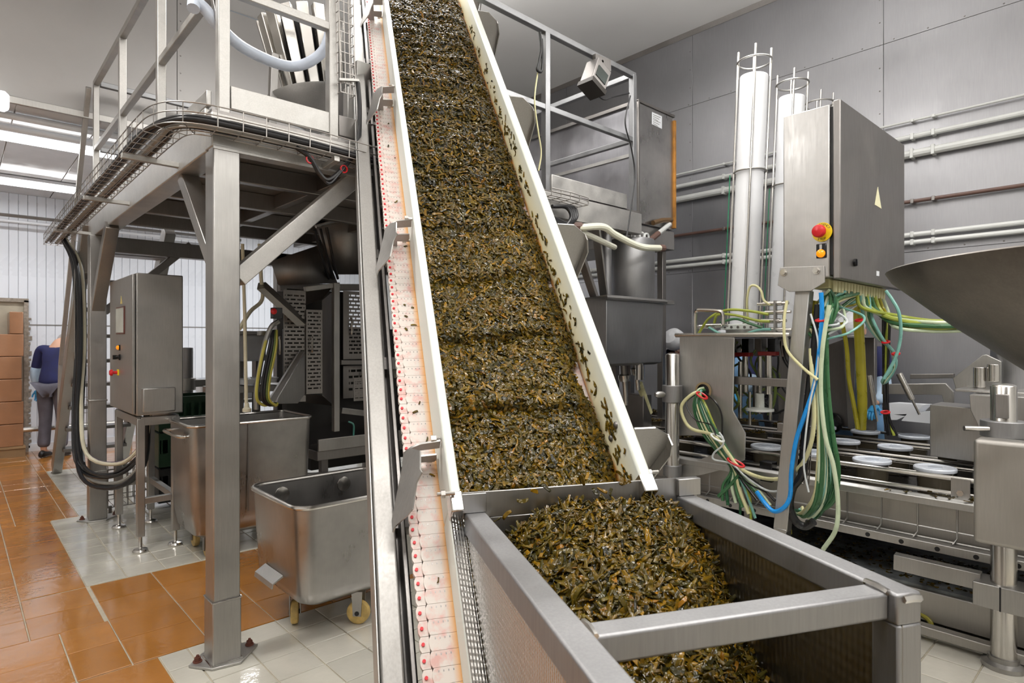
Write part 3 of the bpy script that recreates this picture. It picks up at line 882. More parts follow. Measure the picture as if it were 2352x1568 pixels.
nC = lambda s, r, n: (np.array(CO)[None] + s[:, None] * np.array(CE) + r[:, None] * np.array(CR) + n[:, None] * np.array(CN))
PER = 0.335
def load_h(s, r):
    ph = ((s + .06 * vnoise(r * 5, s * 1.0, 5)) / PER) % 1.0
    step = .016 * np.exp(-((ph - .12) / .07) ** 2) - .012 * np.exp(-((ph - .0) / .05) ** 2) + .006 * (1 - ph)
    edge = np.clip((RI - .0 - r) / .10, 0, 1) ** .8
    return (.035 + step + .03 * vnoise(s * 7, r * 7, 3) + .012 * vnoise(s * 25, r * 25, 4)) * (.22 + .78 * edge)
def r_edge(s):
    notch = sum(a * np.exp(-((s - c) / w) ** 2) for c, w, a in ((.50, .05, .05), (.40, .03, .03), (1.0, .022, .035), (1.55, .03, .015)))
    return RI - .003 - .007 * vnoise(s * 6, s * 0 + 1.3, 8) - notch
rng = RNG
NS = 34000
s = rng.uniform(-.6, 4.3, NS) ; s = np.where(rng.random(NS) < .45, rng.uniform(-.6, 1.3, NS), s)
r = rng.uniform(.004, 1, NS) * (r_edge(s) - .004)
h = load_h(s, r)
pos = nC(s, r, NB + h * rng.uniform(.72, 1.06, NS) + .002)
ss, rr = np.meshgrid(np.linspace(-.6, 4.33, 500), np.linspace(0, 1, 60), indexing='ij')
rr = .003 + rr * (r_edge(ss) - .012)
g = nC(ss.ravel(), rr.ravel(), (NB + .9 * load_h(ss, rr) - .004).ravel()).reshape(500, 60, 3)
gV, gF = grid_mesh(g)
e_ = .004
ns = -(load_h(s + e_, r) - load_h(s - e_, r)) / (2 * e_); nr = -(load_h(s, r + e_) - load_h(s, r - e_)) / (2 * e_)
nrm = np.array(CN)[None] + .7 * ns[:, None] * np.array(CE) + .7 * nr[:, None] * np.array(CR)
V, F, K_ = strips(pos, nrm, np.repeat(np.array(CE)[None], NS, 0), rng.uniform(.022, .056, NS), rng.uniform(.0055, .0125, NS), rng.uniform(.0013, .0022, NS), rng, .95, .14, .45)
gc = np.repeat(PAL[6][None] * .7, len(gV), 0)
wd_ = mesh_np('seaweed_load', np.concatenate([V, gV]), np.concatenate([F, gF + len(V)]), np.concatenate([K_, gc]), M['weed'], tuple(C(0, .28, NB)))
tag(wd_, 'wet layer of chopped olive seaweed strips riding up the white conveyor belt', 'seaweed', kind='stuff')

# heap in the hopper
def pile_z(c, r):
    z = 1.018 - .17 * np.clip(-c - .05, 0, .4) - .42 * np.clip(-c - .45, 0, 1) - .10 * np.exp(-((c) / .03) ** 2)
    z -= 1.5 * np.clip(.26 - r, 0, 1) ** 1.4 * (1 - np.clip(-c * 1.2, 0, .8))
    k = np.clip((-c - .05) / .4, 0, 1.4)
    z -= np.clip(r - (.62 - .16 * k), 0, 1) * (.4 + 1.1 * k) + .0
    return z + .03 * (vnoise(c * 9 + 20, r * 9, 21) - .5) + .02 * (vnoise(c * 22 + 30, r * 22, 22) - .5)
NH = 11000
c_ = -rng.uniform(.012, 1.08, NH); r_ = rng.uniform(.08, .705, NH)
keep = c_ > -1.08
zz = pile_z(c_, r_)
HP = lambda c, r, z: np.array(CO)[None] * np.array([1, 1, 0]) + c[:, None] * np.array(CC) + r[:, None] * np.array(CR) + z[:, None] * np.array([0, 0, 1.0])
zz2 = np.maximum(zz - rng.uniform(0, .018, NH), .37)
pos = HP(c_, r_, zz2)
e_ = .006
nc = -(pile_z(c_ + e_, r_) - pile_z(c_ - e_, r_)) / (2 * e_); nr = -(pile_z(c_, r_ + e_) - pile_z(c_, r_ - e_)) / (2 * e_)
nrm = np.array([0, 0, 1.0])[None] + nc[:, None] * np.array(CC) + nr[:, None] * np.array(CR)
V, F, K_ = strips(pos, nrm, np.repeat((np.array(CC) + .6 * np.array(CR))[None], NH, 0), rng.uniform(.030, .075, NH), rng.uniform(.006, .0125, NH), rng.uniform(.002, .003, NH), rng, .95, .24, .9)
cc_, rr = np.meshgrid(np.linspace(-1.08, -.008, 110), np.linspace(.076, .71, 70), indexing='ij')
zg = np.maximum(pile_z(cc_.ravel(), rr.ravel()) - .02, .362)
g = HP(cc_.ravel(), rr.ravel(), zg).reshape(110, 70, 3)
gV, gF = grid_mesh(g)
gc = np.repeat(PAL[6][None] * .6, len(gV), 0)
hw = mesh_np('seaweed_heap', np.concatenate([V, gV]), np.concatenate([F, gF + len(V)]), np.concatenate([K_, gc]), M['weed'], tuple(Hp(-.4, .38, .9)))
tag(hw, 'glossy heap of chopped olive seaweed filling the steel hopper', 'seaweed', kind='stuff')

# scraps stuck to the right guide wall, in clumps
cl = [(.06, .5, 14), (.22, .6, 30), (.42, .4, 6), (.55, .5, 14), (.7, .35, 8), (.86, .5, 12), (1.0, .4, 8), (1.2, .5, 12), (1.4, .4, 9), (1.62, .5, 10), (1.78, .5, 10), (2.0, .6, 12), (2.2, .5, 16), (2.4, .5, 8), (2.6, .5, 12), (2.9, .5, 10), (3.2, .5, 8), (3.5, .5, 8), (-.02, .45, 16)]
P = []
for s0_, n0_, k in cl:
    for i in range(k):
        P.append((s0_ + rng.normal(0, .045), NB + .155 * np.clip(n0_ + rng.normal(0, .13), .3, .85)))
P = np.array(P)
pos = nC(P[:, 0], np.full(len(P), RI - .003), P[:, 1])
V, F, K_ = strips(pos, np.repeat(-np.array(CR)[None], len(P), 0), np.repeat(np.array(CE)[None], len(P), 0), rng.uniform(.018, .042, len(P)), rng.uniform(.006, .011, len(P)), np.full(len(P), .0022), rng, .5, .05, .3)
o = mesh_np('seaweed_scraps', V, F, K_ * 1.25, M['weed'], tuple(C(.2, RI, NB + .05)))
tag(o, 'dark seaweed scraps stuck to the inner face of the right white guide wall', 'seaweed', kind='stuff')
# scraps on the belt edge outside the left guide
P = np.array([(rng.uniform(-.55, 3), rng.uniform(-.085, -.04)) for i in range(18)])
pos = nC(P[:, 0], P[:, 1], np.full(len(P), NB + .003))
V, F, K_ = strips(pos, np.repeat(np.array(CN)[None], len(P), 0), np.repeat(np.array(CE)[None], len(P), 0), rng.uniform(.006, .026, len(P)), rng.uniform(.004, .008, len(P)), np.full(len(P), .002), rng, .9, .08, .3)
o = mesh_np('belt_edge_scraps', V, F, K_ * 1.5, M['weed'], tuple(C(.2, -.07, NB)))
tag(o, 'few seaweed scraps stuck on the exposed white belt edge', 'seaweed', kind='stuff')
# single strips tumbling off the plate edge into the hopper
ORD = ['first', 'second', 'third', 'fourth', 'fifth', 'sixth', 'seventh', 'eighth', 'ninth', 'tenth', 'eleventh', 'twelfth', 'thirteenth', 'fourteenth', 'fifteenth', 'sixteenth', 'seventeenth', 'eighteenth', 'nineteenth', 'twentieth']
fall = [(1230, 1128), (1255, 1120), (1200, 1150), (1164, 1181), (1367, 1130), (1383, 1126), (1402, 1130), (1438, 1108), (1338, 1102), (1428, 1104), (1138, 1195), (1335, 1145)]
for i, (x, y) in enumerate(fall):
    p = onPlane(x, y, Hp(-.045 if y > 1110 else -.01, 0, 0), CC)
    p_ = np.array(p)[None]
    V, F, K_ = strips(p_, np.array([[-.3, -.6, .6]]), np.array([[rng.normal(), rng.normal(), rng.normal()]]), np.array([.034]), np.array([.011]), np.array([.003]), rng, 1, .3, .5)
    o = mesh_np('seaweed_strip', V, F, K_, M['weed'], tuple(p))
    tag(o, 'brown seaweed strip dropping past the steel plate edge, %s counted from the left' % ORD[sorted(fall).index((x, y))], 'seaweed', 'seaweed strips falling into the hopper')
# ================================================================ left side: tray, cabinet, bins, packing machine
M['tray'] = steel('wire_basket', (0.42, 0.40, 0.38), 0.35, 0.2, 8, bump=0)
M['cable_blk'] = plain('black_cable', rgb(26, 26, 29), 0.38)
M['cable_gry'] = plain('grey_cable', rgb(150, 148, 142), 0.5)
M['cable_pur'] = plain('purple_cable', rgb(74, 52, 76), 0.5)
M['cable_cream'] = plain('cream_cable', rgb(206, 200, 176), 0.5)

def wire_tray(name, label, path, w, h, up, step=.1, r=.0028, loc=None, rungs=4):
    """open wire basket following a path; up per point"""
    t = thing(name, label, 'cable tray', loc or path[0])
    pts = [Vector(p) for p in path]; ups = up
    fr = []
    for i, p in enumerate(pts):
        d = pts[min(i + 1, len(pts) - 1)] - pts[max(i - 1, 0)]; d.normalize()
        u = Vector(ups); u = (u - d * u.dot(d)).normalized(); sd = d.cross(u)
        fr.append((p, sd, u))
    m = MB()
    for a, b in ((-.5, 1), (-.5, .55), (-.5, 0), (-.17, 0), (.17, 0), (.5, 0), (.5, .55), (.5, 1)):
        m.tube([p + sd * w * a + u * h * b for p, sd, u in fr], r, 6)
    m.build('wires_along', M['tray'], t)
    m = MB()
    tot = sum((pts[i + 1] - pts[i]).length for i in range(len(pts) - 1)); n = int(tot / step)
    for k in range(n + 1):
        q = tot * k / n; i = 0
        while i < len(pts) - 2 and q > (pts[i + 1] - pts[i]).length: q -= (pts[i + 1] - pts[i]).length; i += 1
        f = min(1, q / max(1e-6, (pts[i + 1] - pts[i]).length))
        p = pts[i].lerp(pts[i + 1], f); sd = fr[i][1].lerp(fr[i + 1][1], f); u = fr[i][2].lerp(fr[i + 1][2], f)
        m.tube([p + sd * w * -.5 + u * h, p - sd * w * .5, p + sd * w * .5, p + sd * w * .5 + u * h], r, 5)
    m.build('wire_hoops', M['tray'], t, kind='stuff')
    return t
tp = [(.70, 7.1, 2.40), (.70, 6.2, 2.42), (.70, 5.0, 2.435), (.70, 4.0, 2.44), (.70, 3.25, 2.44), (.72, 3.02, 2.44), (.80, 2.93, 2.44), (1.0, 2.91, 2.44), (1.3, 2.90, 2.435), (1.68, 2.90, 2.42)]
tr = wire_tray('cable_tray', 'steel wire basket tray with black cables running round the platform edge', crv(tp, 44), .15, .09, (0, 0, 1), .1)
for q in (3.55, 4.75, 6.3):
    MB().bar((.62, q, 2.425), (.89, q, 2.425), .03, .025).build('tray_bracket', M['galv'], tr, bevel=.002)
MB().bar((1.42, 2.84, 2.415), (1.42, 2.99, 2.40), .03, .025).build('tray_bracket', M['galv'], tr, bevel=.002)
def cable(name, label, path, r, mat, group=None, seg=8, n=40, cat='cable'):
    m = MB(); m.tube(crv(path, n), r, seg)
    o = m.build(name, mat); tag(o, label, cat, group); return o
rr_ = random.Random(3)
for k in range(7):
    a = -.055 + .018 * k + rr_.uniform(-.004, .004); z = .012 + rr_.uniform(0, .02) + (.018 if k % 2 else 0)
    P = [(x + a * (1 if i < 5 else .3) , y + (a if i >= 5 else 0) - (.0), zz + z) for i, (x, y, zz) in enumerate(tp)]
    cable('power_cable', ('grey' if k == 4 else 'black') + ' cable in the platform wire tray, %s counted from the outer side' % ORD[k], P, rr_.uniform(.008, .014), M['cable_blk'] if k != 4 else M['cable_gry'], 'cables lying in the platform tray', 8, 60)
# bundle hanging from the tray's far end down to the cabinet
hang = [((.74, 6.75, 2.43), (.83, 6.62, 2.15), (.845, 6.55, 1.5), (.805, 6.42, .85), (.79, 6.03, .46), (.95, 5.6, .42), (1.08, 5.35, .62), (1.10, 5.3, .95))]
for k in range(9):
    dx, dy, dz = rr_.uniform(-.06, .06), rr_.uniform(-.10, .10), rr_.uniform(-.10, .14)
    P = [Vector(p) + Vector((dx * .5, dy, 0)) * (1 if 0 < i < 6 else .4) + Vector((0, 0, dz if 3 <= i <= 6 else 0)) for i, p in enumerate(hang[0])]
    mt = [M['cable_blk'], M['cable_blk'], M['cable_pur'], M['cable_cream'], M['cable_blk'], M['cable_gry'], M['cable_blk'], M['cable_pur'], M['cable_blk']][k]
    cable('hanging_cable', {'cream_cable': 'cream cable', 'black_cable': 'black cable', 'purple_cable': 'purplish cable', 'grey_cable': 'grey cable'}.get(mt.name, 'cable') + ' in the loop under the left control cabinet, %s counted from the front' % ORD[k], P, rr_.uniform(.008, .016), mt, 'cables looping down to the left control cabinet', 8, 40)
tr2 = wire_tray('vertical_cable_tray', 'narrow upright wire tray hanging beside the stair with the cable bundle', [(.87, 6.66, 2.40), (.87, 6.64, 1.6), (.87, 6.62, .72)], .12, .05, (-.2, -1, 0), .14, .003)
# loops of cable hanging below the tray near the conveyor
cable('sagging_cable', 'black cable sagging in a loop below the tray beside the conveyor', [onY(680, 338, 2.9), onY(712, 362, 2.88), onY(735, 400, 2.88), onY(758, 412, 2.88), onY(800, 372, 2.9), onY(822, 335, 2.92), onY(826, 250, 2.95), onY(822, 190, 2.97)], .012, M['cable_blk'])
cable('sagging_cable', 'thinner black cable with red ties sagging beside the conveyor', [onY(700, 345, 2.9), onY(725, 380, 2.88), onY(752, 420, 2.88), onY(775, 404, 2.88), onY(815, 350, 2.9), onY(826, 290, 2.93)], .008, M['cable_blk'])
for x, y in ((712, 366), (790, 388)):
    p = onY(x, y, 2.88); m = MB(); m.tube([p + Vector((cos(a) * .018, 0, sin(a) * .018)) for a in np.linspace(0, 2 * pi, 14)], .004, 5)
    tag(m.build('cable_tie', M['red']), 'red cable tie round the sagging black cables, ' + ('upper left one' if x < 750 else 'lower right one'), 'cable tie')
tr3 = wire_tray('upright_wire_ladder', 'upright wire basket climbing beside the conveyor above the platform edge', [onY(800, 215, 2.98), onY(797, 100, 2.98), onY(794, -40, 2.98)], .085, .06, (0, 1, 0), .052, .003)
m = MB(); a, b = onY(778, 183, 2.97), onY(823, 185, 2.97); m.bar(a, b, .02, .012); m.build('hanger', M['galv'], tr3)

# ---- control cabinet on its stand
cb = thing('control_cabinet', 'grey steel cabinet with touch screen on a four legged stand left of the tall bin', 'cabinet', (1.1, 5.4, 0))
CX0, CX1, CY0, CY1 = .955, 1.255, 4.95, 5.80
MB().box((CX0, CY0, .975), (CX1, CY1, 1.985)).build('body', M['steel'], cb, bevel=.008, seg=3)
dm = MB().box((CX0 - .022, CY0 + .012, .985), (CX0 - .003, CY1 - .012, 1.975)).build('door', M['steel'], cb, bevel=.005)
MB().box((CX0 + .03, CY0 - .06, 1.0), (CX0 + .235, CY0, 1.17)).build('side_box', M['steel'], cb, bevel=.006)
def onface(px, py): return onX(px, py, CX0 - .022)
def faceq(x0, x1, y0, y1): 
    a, b = onface(x0, y0), onface(x1, y1)
    return min(a.y, b.y), max(a.y, b.y), min(a.z, b.z), max(a.z, b.z)
y0, y1, z0, z1 = faceq(269, 287, 706, 767)
MB().box((CX0 - .03, y0, z0), (CX0 - .02, y1, z1)).build('screen_frame', plain('brown_bezel', rgb(92, 50, 42), .4), cb, bevel=.003)
MB().box((CX0 - .033, y0 + .012, z0 + .012), (CX0 - .029, y1 - .012, z1 - .012)).build('screen', plain('screen_glass', rgb(186, 194, 190), .15), cb)
for px, py, nm, mt in ((275, 798, 'lamp', 'orange_lamp'), (275, 820, 'selector_switch', 'black_gloss'), (272, 855, 'emergency_button', 'red')):
    p = onface(px, py)
    MB().box((CX0 - .03, p.y - .02, p.z - .022), (CX0 - .02, p.y + .02, p.z + .022)).build('switch_plate', M['black_gloss'] if nm != 'emergency_button' else M['yellow'], cb, bevel=.002)
    m = MB()
    if nm == 'emergency_button': m.lathe(p + Vector((-.005, 0, 0)), [(.012, 0), (.012, .03), (.024, .034), (.024, .046), (.016, .054), (0, .056)], 16, (-1, 0, 0))
    elif nm == 'lamp': m.lathe(p + Vector((-.005, 0, 0)), [(.016, 0), (.016, .012), (.008, .018), (0, .02)], 14, (-1, 0, 0))
    else: m.cyl(p, p + Vector((-.03, 0, 0)), .014); m.box((p.x - .045, p.y - .006, p.z - .016), (p.x - .02, p.y + .006, p.z + .016))
    m.build(nm, M[mt], cb)
p = onface(279, 690); m = MB(); m.poly([p + Vector((-.001, -.03, -.025)), p + Vector((-.001, .03, -.025)), p + Vector((-.001, 0, .035))], (-.002, 0, 0)); m.build('warning_sign', plain('pale_sticker', rgb(225, 205, 130), .5), cb)
FEET = [(.99, 5.0), (1.215, 5.0), (.99, 5.76), (1.215, 5.76)]
for x, y in FEET:
    MB().box((x - .025, y - .025, .11), (x + .025, y + .025, .95)).build('leg', M['steel'], cb, bevel=.004)
    m = MB(); m.lathe((x, y, 0), [(.045, 0), (.05, .008), (.044, .02), (.016, .028), (.012, .034), (.012, .11)], 20); m.build('foot', M['chrome'], cb)
m = MB()
for a, b in ((0, 1), (2, 3), (0, 2), (1, 3)):
    m = MB(); m.bar(FEET[a] + (.93,), FEET[b] + (.93,), .048, .06); m.build('top_frame', M['steel'], cb, bevel=.003)
for a, b in ((0, 1), (1, 3), (2, 3)):
    m = MB(); m.bar(FEET[a] + (.36,), FEET[b] + (.36,), .04, .045); m.build('stretcher', M['steel'], cb, bevel=.003)

# ---- bins
def rrect(cx, cy, hx, hy, r, z, n=5):
    P = []
    for qx, qy, a0 in ((1, 1, 0), (-1, 1, pi / 2), (-1, -1, pi), (1, -1, 3 * pi / 2)):
        for k in range(n + 1):
            a = a0 + pi / 2 * k / n
            P.append(Vector((cx + qx * (hx - r) + r * cos(a), cy + qy * (hy - r) + r * sin(a), z)))
    return P
bt = thing('wheeled_bin', 'low open stainless tote bin on cream wheels, standing in front on the white tiles', 'bin', (1.61, 3.2, 0))
bx_, by_ = 1.615, 3.195; hx, hy = .385, .335
rings = [rrect(bx_, by_, hx, hy, .09, .685), rrect(bx_, by_, hx - .012, hy - .012, .085, .45), rrect(bx_, by_, hx - .025, hy - .02, .08, .25), rrect(bx_, by_, hx - .04, hy - .03, .075, .20), rrect(bx_, by_, hx - .09, hy - .08, .06, .168)]
inner = [rrect(bx_, by_, hx - .004, hy - .004, .088, .685), rrect(bx_, by_, hx - .016, hy - .016, .083, .45), rrect(bx_, by_, hx - .03, hy - .025, .078, .25), rrect(bx_, by_, hx - .095, hy - .085, .06, .175)]
m = MB(); m.loft(list(reversed(rings)) + inner, True, True); m.build('tub', M['steel_tank'], bt, sharp=50)
m = MB(); m.tube(rrect(bx_, by_, hx + .002, hy + .002, .09, .685, 8), .013, 10, closed=True); m.build('rim', M['chrome'], bt)
for k, (wx, wy) in enumerate(((bx_ - .27, by_ - .02), (bx_ - .02, by_ - .25), (bx_ + .24, by_ - .0), (bx_ + .02, by_ + .24))):
    m = MB(); ax = Vector((.75, .66, 0)).normalized() if k % 2 else Vector((.9, -.43, 0)).normalized()
    c = Vector((wx, wy, .062))
    m.lathe(c - ax * .02, [(.028, 0), (.05, .0), (.06, .005), (.062, .02), (.06, .035), (.05, .04), (.028, .04)], 22, ax)
    w = m.build('wheel', plain('cream_wheel', rgb(212, 180, 110), .5, vary=.35, vscale=18), bt)
    m = MB(); m.cyl(c - ax * .03, c + ax * .03, .012, None, 10); m.build('axle', M['black'], w)
    m = MB()
    for sg in (-1, 1): m.poly([c + ax * .027 * sg + Vector(v) for v in ((.022 * ax.y, -.022 * ax.x, -.015), (-.022 * ax.y, .022 * ax.x, -.015), (-.03 * ax.y, .03 * ax.x, .115), (.03 * ax.y, -.03 * ax.x, .115))], ax * .004)
    m.build('fork', M['steel'], w)
m = MB(); m.poly([(bx_ - hx + .02, by_ - .1, .30), (bx_ - hx - .035, by_ - .1, .27), (bx_ - hx - .04, by_ - .1, .245), (bx_ - hx - .034, by_ - .1, .245), (bx_ - hx - .03, by_ - .1, .265), (bx_ - hx + .02, by_ - .1, .29)], (0, .24, 0)); m.build('tipping_lug', M['steel_lt'], bt)
for dx, dz in ((-.2, .61), (.19, .61)):
    m = MB(); m.lathe((bx_ + dx, by_ + hy - .010, dz), [(.045, 0), (.043, .006), (.02, .011), (0, .012)], 20, (0, -1, 0)); m.build('dent', M['chrome'], bt)
b2 = thing('tall_bin', 'tall dark stainless wheeled bin behind the front column', 'bin', (1.6, 4.72, 0))
cx2, cy2, hx2, hy2 = 1.595, 4.72, .425, .275
def r2(e, z): return rrect(cx2, cy2, hx2 - e, hy2 - e, .05, z)
m = MB(); m.loft([r2(.1, .14), r2(.04, .18), r2(.02, .3), r2(0, .925), r2(.006, .925), r2(.03, .3), r2(.1, .16)], True, True); m.build('tub', M['steel_tank'], b2, sharp=50)
m = MB(); m.tube(rrect(cx2, cy2, hx2 + .002, hy2 + .002, .05, .927, 6), .012, 10, closed=True); m.build('rim', M['chrome'], b2)
m = MB(); m.tube(crv([(cx2 - hx2 + .02, cy2 - .22, .86), (cx2 - hx2 - .045, cy2 - .2, .86), (cx2 - hx2 - .055, cy2, .86), (cx2 - hx2 - .045, cy2 + .2, .86), (cx2 - hx2 + .02, cy2 + .22, .86)], 24), .012, 10); m.build('handle', M['chrome'], b2)
MB().bar((cx2 - .05, cy2 - hy2 - .002, .3), (cx2 - .05, cy2 - hy2 - .002, .92), .008, .006, (0, 1, 0)).build('seam', M['steel_dk'], b2)
for dx, dy in ((-.28, -.15), (.28, -.15), (-.28, .15), (.28, .15)):
    c = Vector((cx2 + dx, cy2 + dy, .065)); m = MB(); m.lathe(c - Vector((.02, 0, 0)), [(.03, 0), (.062, .004), (.065, .02), (.062, .036), (.03, .04)], 20, (1, 0, 0)); w = m.build('wheel', plain('cream_wheel_b', rgb(190, 160, 100), .5, vary=.3, vscale=18), b2)
    m = MB(); m.box((c.x - .03, c.y - .02, .05), (c.x - .024, c.y + .02, .17)); m.box((c.x + .024, c.y - .02, .05), (c.x + .03, c.y + .02, .17)); m.build('fork', M['steel_dk'], w)

# ---- packing machine under the platform, seen between column and conveyor
pm = thing('packing_machine', 'dark guarded packing machine with slotted doors standing under the platform', 'machine', (2.6, 5.3, 0))
YP = 4.75
def slotted(mb_name, parent, pts, mat, slots, thick=.004):
    pass
def Q(px, py, Y=YP): return onY(px, py, Y)
def panel(name, px0, px1, py0, py1, Y, rows, cols, mat, parent, slot=(.7, .42), off=.0, mg=(.06, .04)):
    """sheet with staggered slots, built as strips between the slots so the holes are open"""
    a, b = Q(px0, py1, Y), Q(px1, py0, Y)
    x0, x1, z0, z1 = a.x, b.x, a.z, b.z
    m = MB(); T = .003
    def bx(u0, u1, v0, v1): m.box((u0, Y - T, v0), (u1, Y, v1))
    mx, mz = (x1 - x0) * mg[0], (z1 - z0) * mg[1]
    bx(x0, x0 + mx, z0, z1); bx(x1 - mx, x1, z0, z1); bx(x0 + mx, x1 - mx, z0, z0 + mz); bx(x0 + mx, x1 - mx, z1 - mz, z1)
    rh = (z1 - z0 - 2 * mz) / rows; cw = (x1 - x0 - 2 * mx) / cols
    for i in range(rows):
        zb = z0 + mz + i * rh
        bx(x0 + mx, x1 - mx, zb, zb + rh * (1 - slot[1]))
        sh = cw * .5 * (i % 2)
        for j in range(cols + 1):
            c = x0 + mx + j * cw - cw * (1 - slot[0]) / 2 + sh - cw * .25
            u0, u1 = max(x0 + mx, c), min(x1 - mx, c + cw * (1 - slot[0]))
            if u1 > u0: bx(u0, u1, zb + rh * (1 - slot[1]), zb + rh)
    return m.build(name, mat, parent)
M['guard'] = steel('guard_sheet', (0.33, 0.31, 0.295), 0.42, .12, 4)
panel('slotted_guard', 651, 702, 668, 925, YP + .02, 26, 3, M['guard'], pm, (.78, .40))
gd = panel('slotted_guard', 703, 740, 712, 905, YP, 21, 2, M['guard'], pm, (.78, .40), mg=(.1, .03))
panel('slotted_door', 788, 862, 672, 825, YP + .3, 16, 4, M['guard'], pm, (.8, .45), mg=(.18, .05))
panel('slotted_door', 788, 866, 838, 915, YP + .3, 4, 4, M['guard'], pm, (.8, .4), mg=(.16, .12))
panel('slotted_tray', 812, 842, 866, 921, YP + .05, 9, 2, M['guard'], pm, (.78, .4), mg=(.1, .05))
M['interior'] = plain('dark_interior', rgb(46, 44, 42), .5, .3)
a, b = Q(660, 660, YP + .36), Q(778, 660, YP + .36)
MB().box((a.x, YP + .36, .6), (b.x + .1, YP + .45, 1.95)).build('shade_backing', M['interior'], pm)  # dark sheet added behind the slots, stands in for shade inside the machine
a, b = Q(785, 660, YP + .5), Q(900, 660, YP + .5)
# hood frame round the guard
a, b, c, d = Q(703, 690), Q(740, 676), Q(768, 650), Q(768, 960)
m = MB(); m.poly([Q(740, 690), Q(766, 668, YP + .12), Q(766, 930, YP + .12), Q(740, 908)], (0, .004, 0)); m.build('hood_side', M['guard'], pm)
m = MB(); m.poly([Q(655, 670, YP + .25), Q(766, 656, YP + .12), Q(740, 688), Q(702, 700)], (0, .004, 0)); m.build('hood_top', M['steel_dk'], pm)
m = MB(); m.poly([Q(700, 905), Q(740, 908), Q(766, 932, YP + .12), Q(700, 925, YP + .12)], (0, .004, 0)); m.build('hood_foot', M['steel_dk'], pm)
MB().bar(Q(771, 990, YP - .02), Q(771, 650, YP - .02), .05, .05, (0, 1, 0)).build('frame_post', M['steel'], pm, bevel=.003)
MB().bar(Q(700, 664, YP + .0), Q(778, 654, YP - .0), .05, .04).build('frame_rail', M['steel'], pm, bevel=.003)
MB().bar(Q(782, 832, YP + .25), Q(880, 832, YP + .25), .04, .04).build('frame_rail', M['steel_dk'], pm, bevel=.003)
MB().bar(Q(640, 660, YP + .4), Q(880, 660, YP + .4), .06, .06).build('frame_rail', M['steel_dk'], pm, bevel=.003)
MB().bar(Q(782, 942, YP + .1), Q(890, 955, YP + .1), .06, .05).build('frame_rail', M['steel'], pm, bevel=.003)
# slanting chutes left of the guard
m = MB(); m.poly([Q(590, 664, YP - .25), Q(608, 662, YP - .25), Q(702, 746, YP - .05), Q(682, 748, YP - .05)], (.06, .14, .06)); m.build('chute', M['steel'], pm)
m = MB(); m.poly([Q(688, 808, YP - .05), Q(700, 806, YP - .05), Q(632, 922, YP - .3), Q(617, 922, YP - .3)], (.03, .1, 0)); m.build('chute', M['steel'], pm)
m = MB(); m.poly([Q(700, 812), Q(700, 905), Q(684, 926), Q(636, 927, YP - .1), Q(640, 912, YP - .1)], (0, .05, 0)); m.build('discharge_box', M['steel_lt'], pm)
for px, y0_, y1_ in ((716, 776, 806), (807, 733, 765), (831, 848, 866), (642, 776, 810)):
    m = MB(); Yh = YP + (.3 if px > 780 else -.0) - .02; m.tube(crv([Q(px, y0_, Yh + .02), Q(px + 1, y0_, Yh - .02), Q(px + 1, y1_, Yh - .02), Q(px, y1_, Yh + .02)], 12), .008, 6); m.build('door_handle', M['chrome'], pm)
# dark funnel above: tapered walls with bright corner bars
m = MB()
tz = Q(720, 520, YP + .3)
P0 = [Q(725, 520, YP + .15), Q(865, 480, YP + .15), Q(865, 480, YP + .9), Q(725, 520, YP + .9)]
P1 = [Q(770, 630, YP + .35), Q(850, 630, YP + .35), Q(850, 630, YP + .7), Q(770, 630, YP + .7)]
m.loft([P0, P1], True, False); m.build('funnel', M['steel_dk'], pm, solid=.004)
m = MB(); m.tube([P0[0], P0[1]], .016, 8); m.build('funnel_rim', M['chrome'], pm)
for k in range(3):
    m = MB(); m.tube(crv([Q(722 + k * 14, 528 - k * 3, YP + .12), Q(742 + k * 12, 600, YP + .2), Q(756 + k * 10, 640, YP + .3)], 10), .012, 6); m.build('air_hose', M['cable_blk'], pm)
m = MB(); m.loft([[Q(622, 600, YP + .3), Q(740, 560, YP + .3), Q(740, 560, YP + .9), Q(622, 600, YP + .9)], [Q(640, 655, YP + .3), Q(775, 650, YP + .3), Q(775, 650, YP + .9), Q(640, 655, YP + .9)]], True, False); m.build('feed_hood', M['steel_dk'], pm, solid=.004)
# body and base so that the machine stands on the floor
MB().box((2.35, YP + .45, .35), (4.3, YP + 1.1, 1.62)).build('machine_body', M['interior'], pm, bevel=.01)
MB().box((2.2, YP + .0, .52), (4.4, YP + 1.1, .60)).build('machine_table', M['steel_dk'], pm, bevel=.006)
MB().box((2.2, YP - .02, .60), (3.6, YP + .0, .70)).build('conveyor_rail', M['steel'], pm, bevel=.004)
for x in (2.3, 3.2, 4.2):
    for y in (YP + .1, YP + 1.0):
        MB().box((x - .03, y - .03, 0), (x + .03, y + .03, .52)).build('leg', M['steel_dk'], pm, bevel=.003)
# bottom pipes right of the tall bin
for k, (za, zb, rr2) in enumerate(((.44, .36, .022), (.40, .33, .014), (.30, .26, .03))):
    m = MB(); m.tube([(2.05, YP - .1 - k * .03, za), (3.0, YP - .1 - k * .03, zb)], rr2, 8); m.build('low_pipe', M['steel_dk'], pm)
m = MB(); m.tube(crv([Q(800, 968, YP - .08), Q(812, 975, YP - .1), Q(812, 1000, YP - .1)], 10), .008, 6); m.build('air_line', plain('teal_hose', rgb(70, 130, 120), .4), pm)
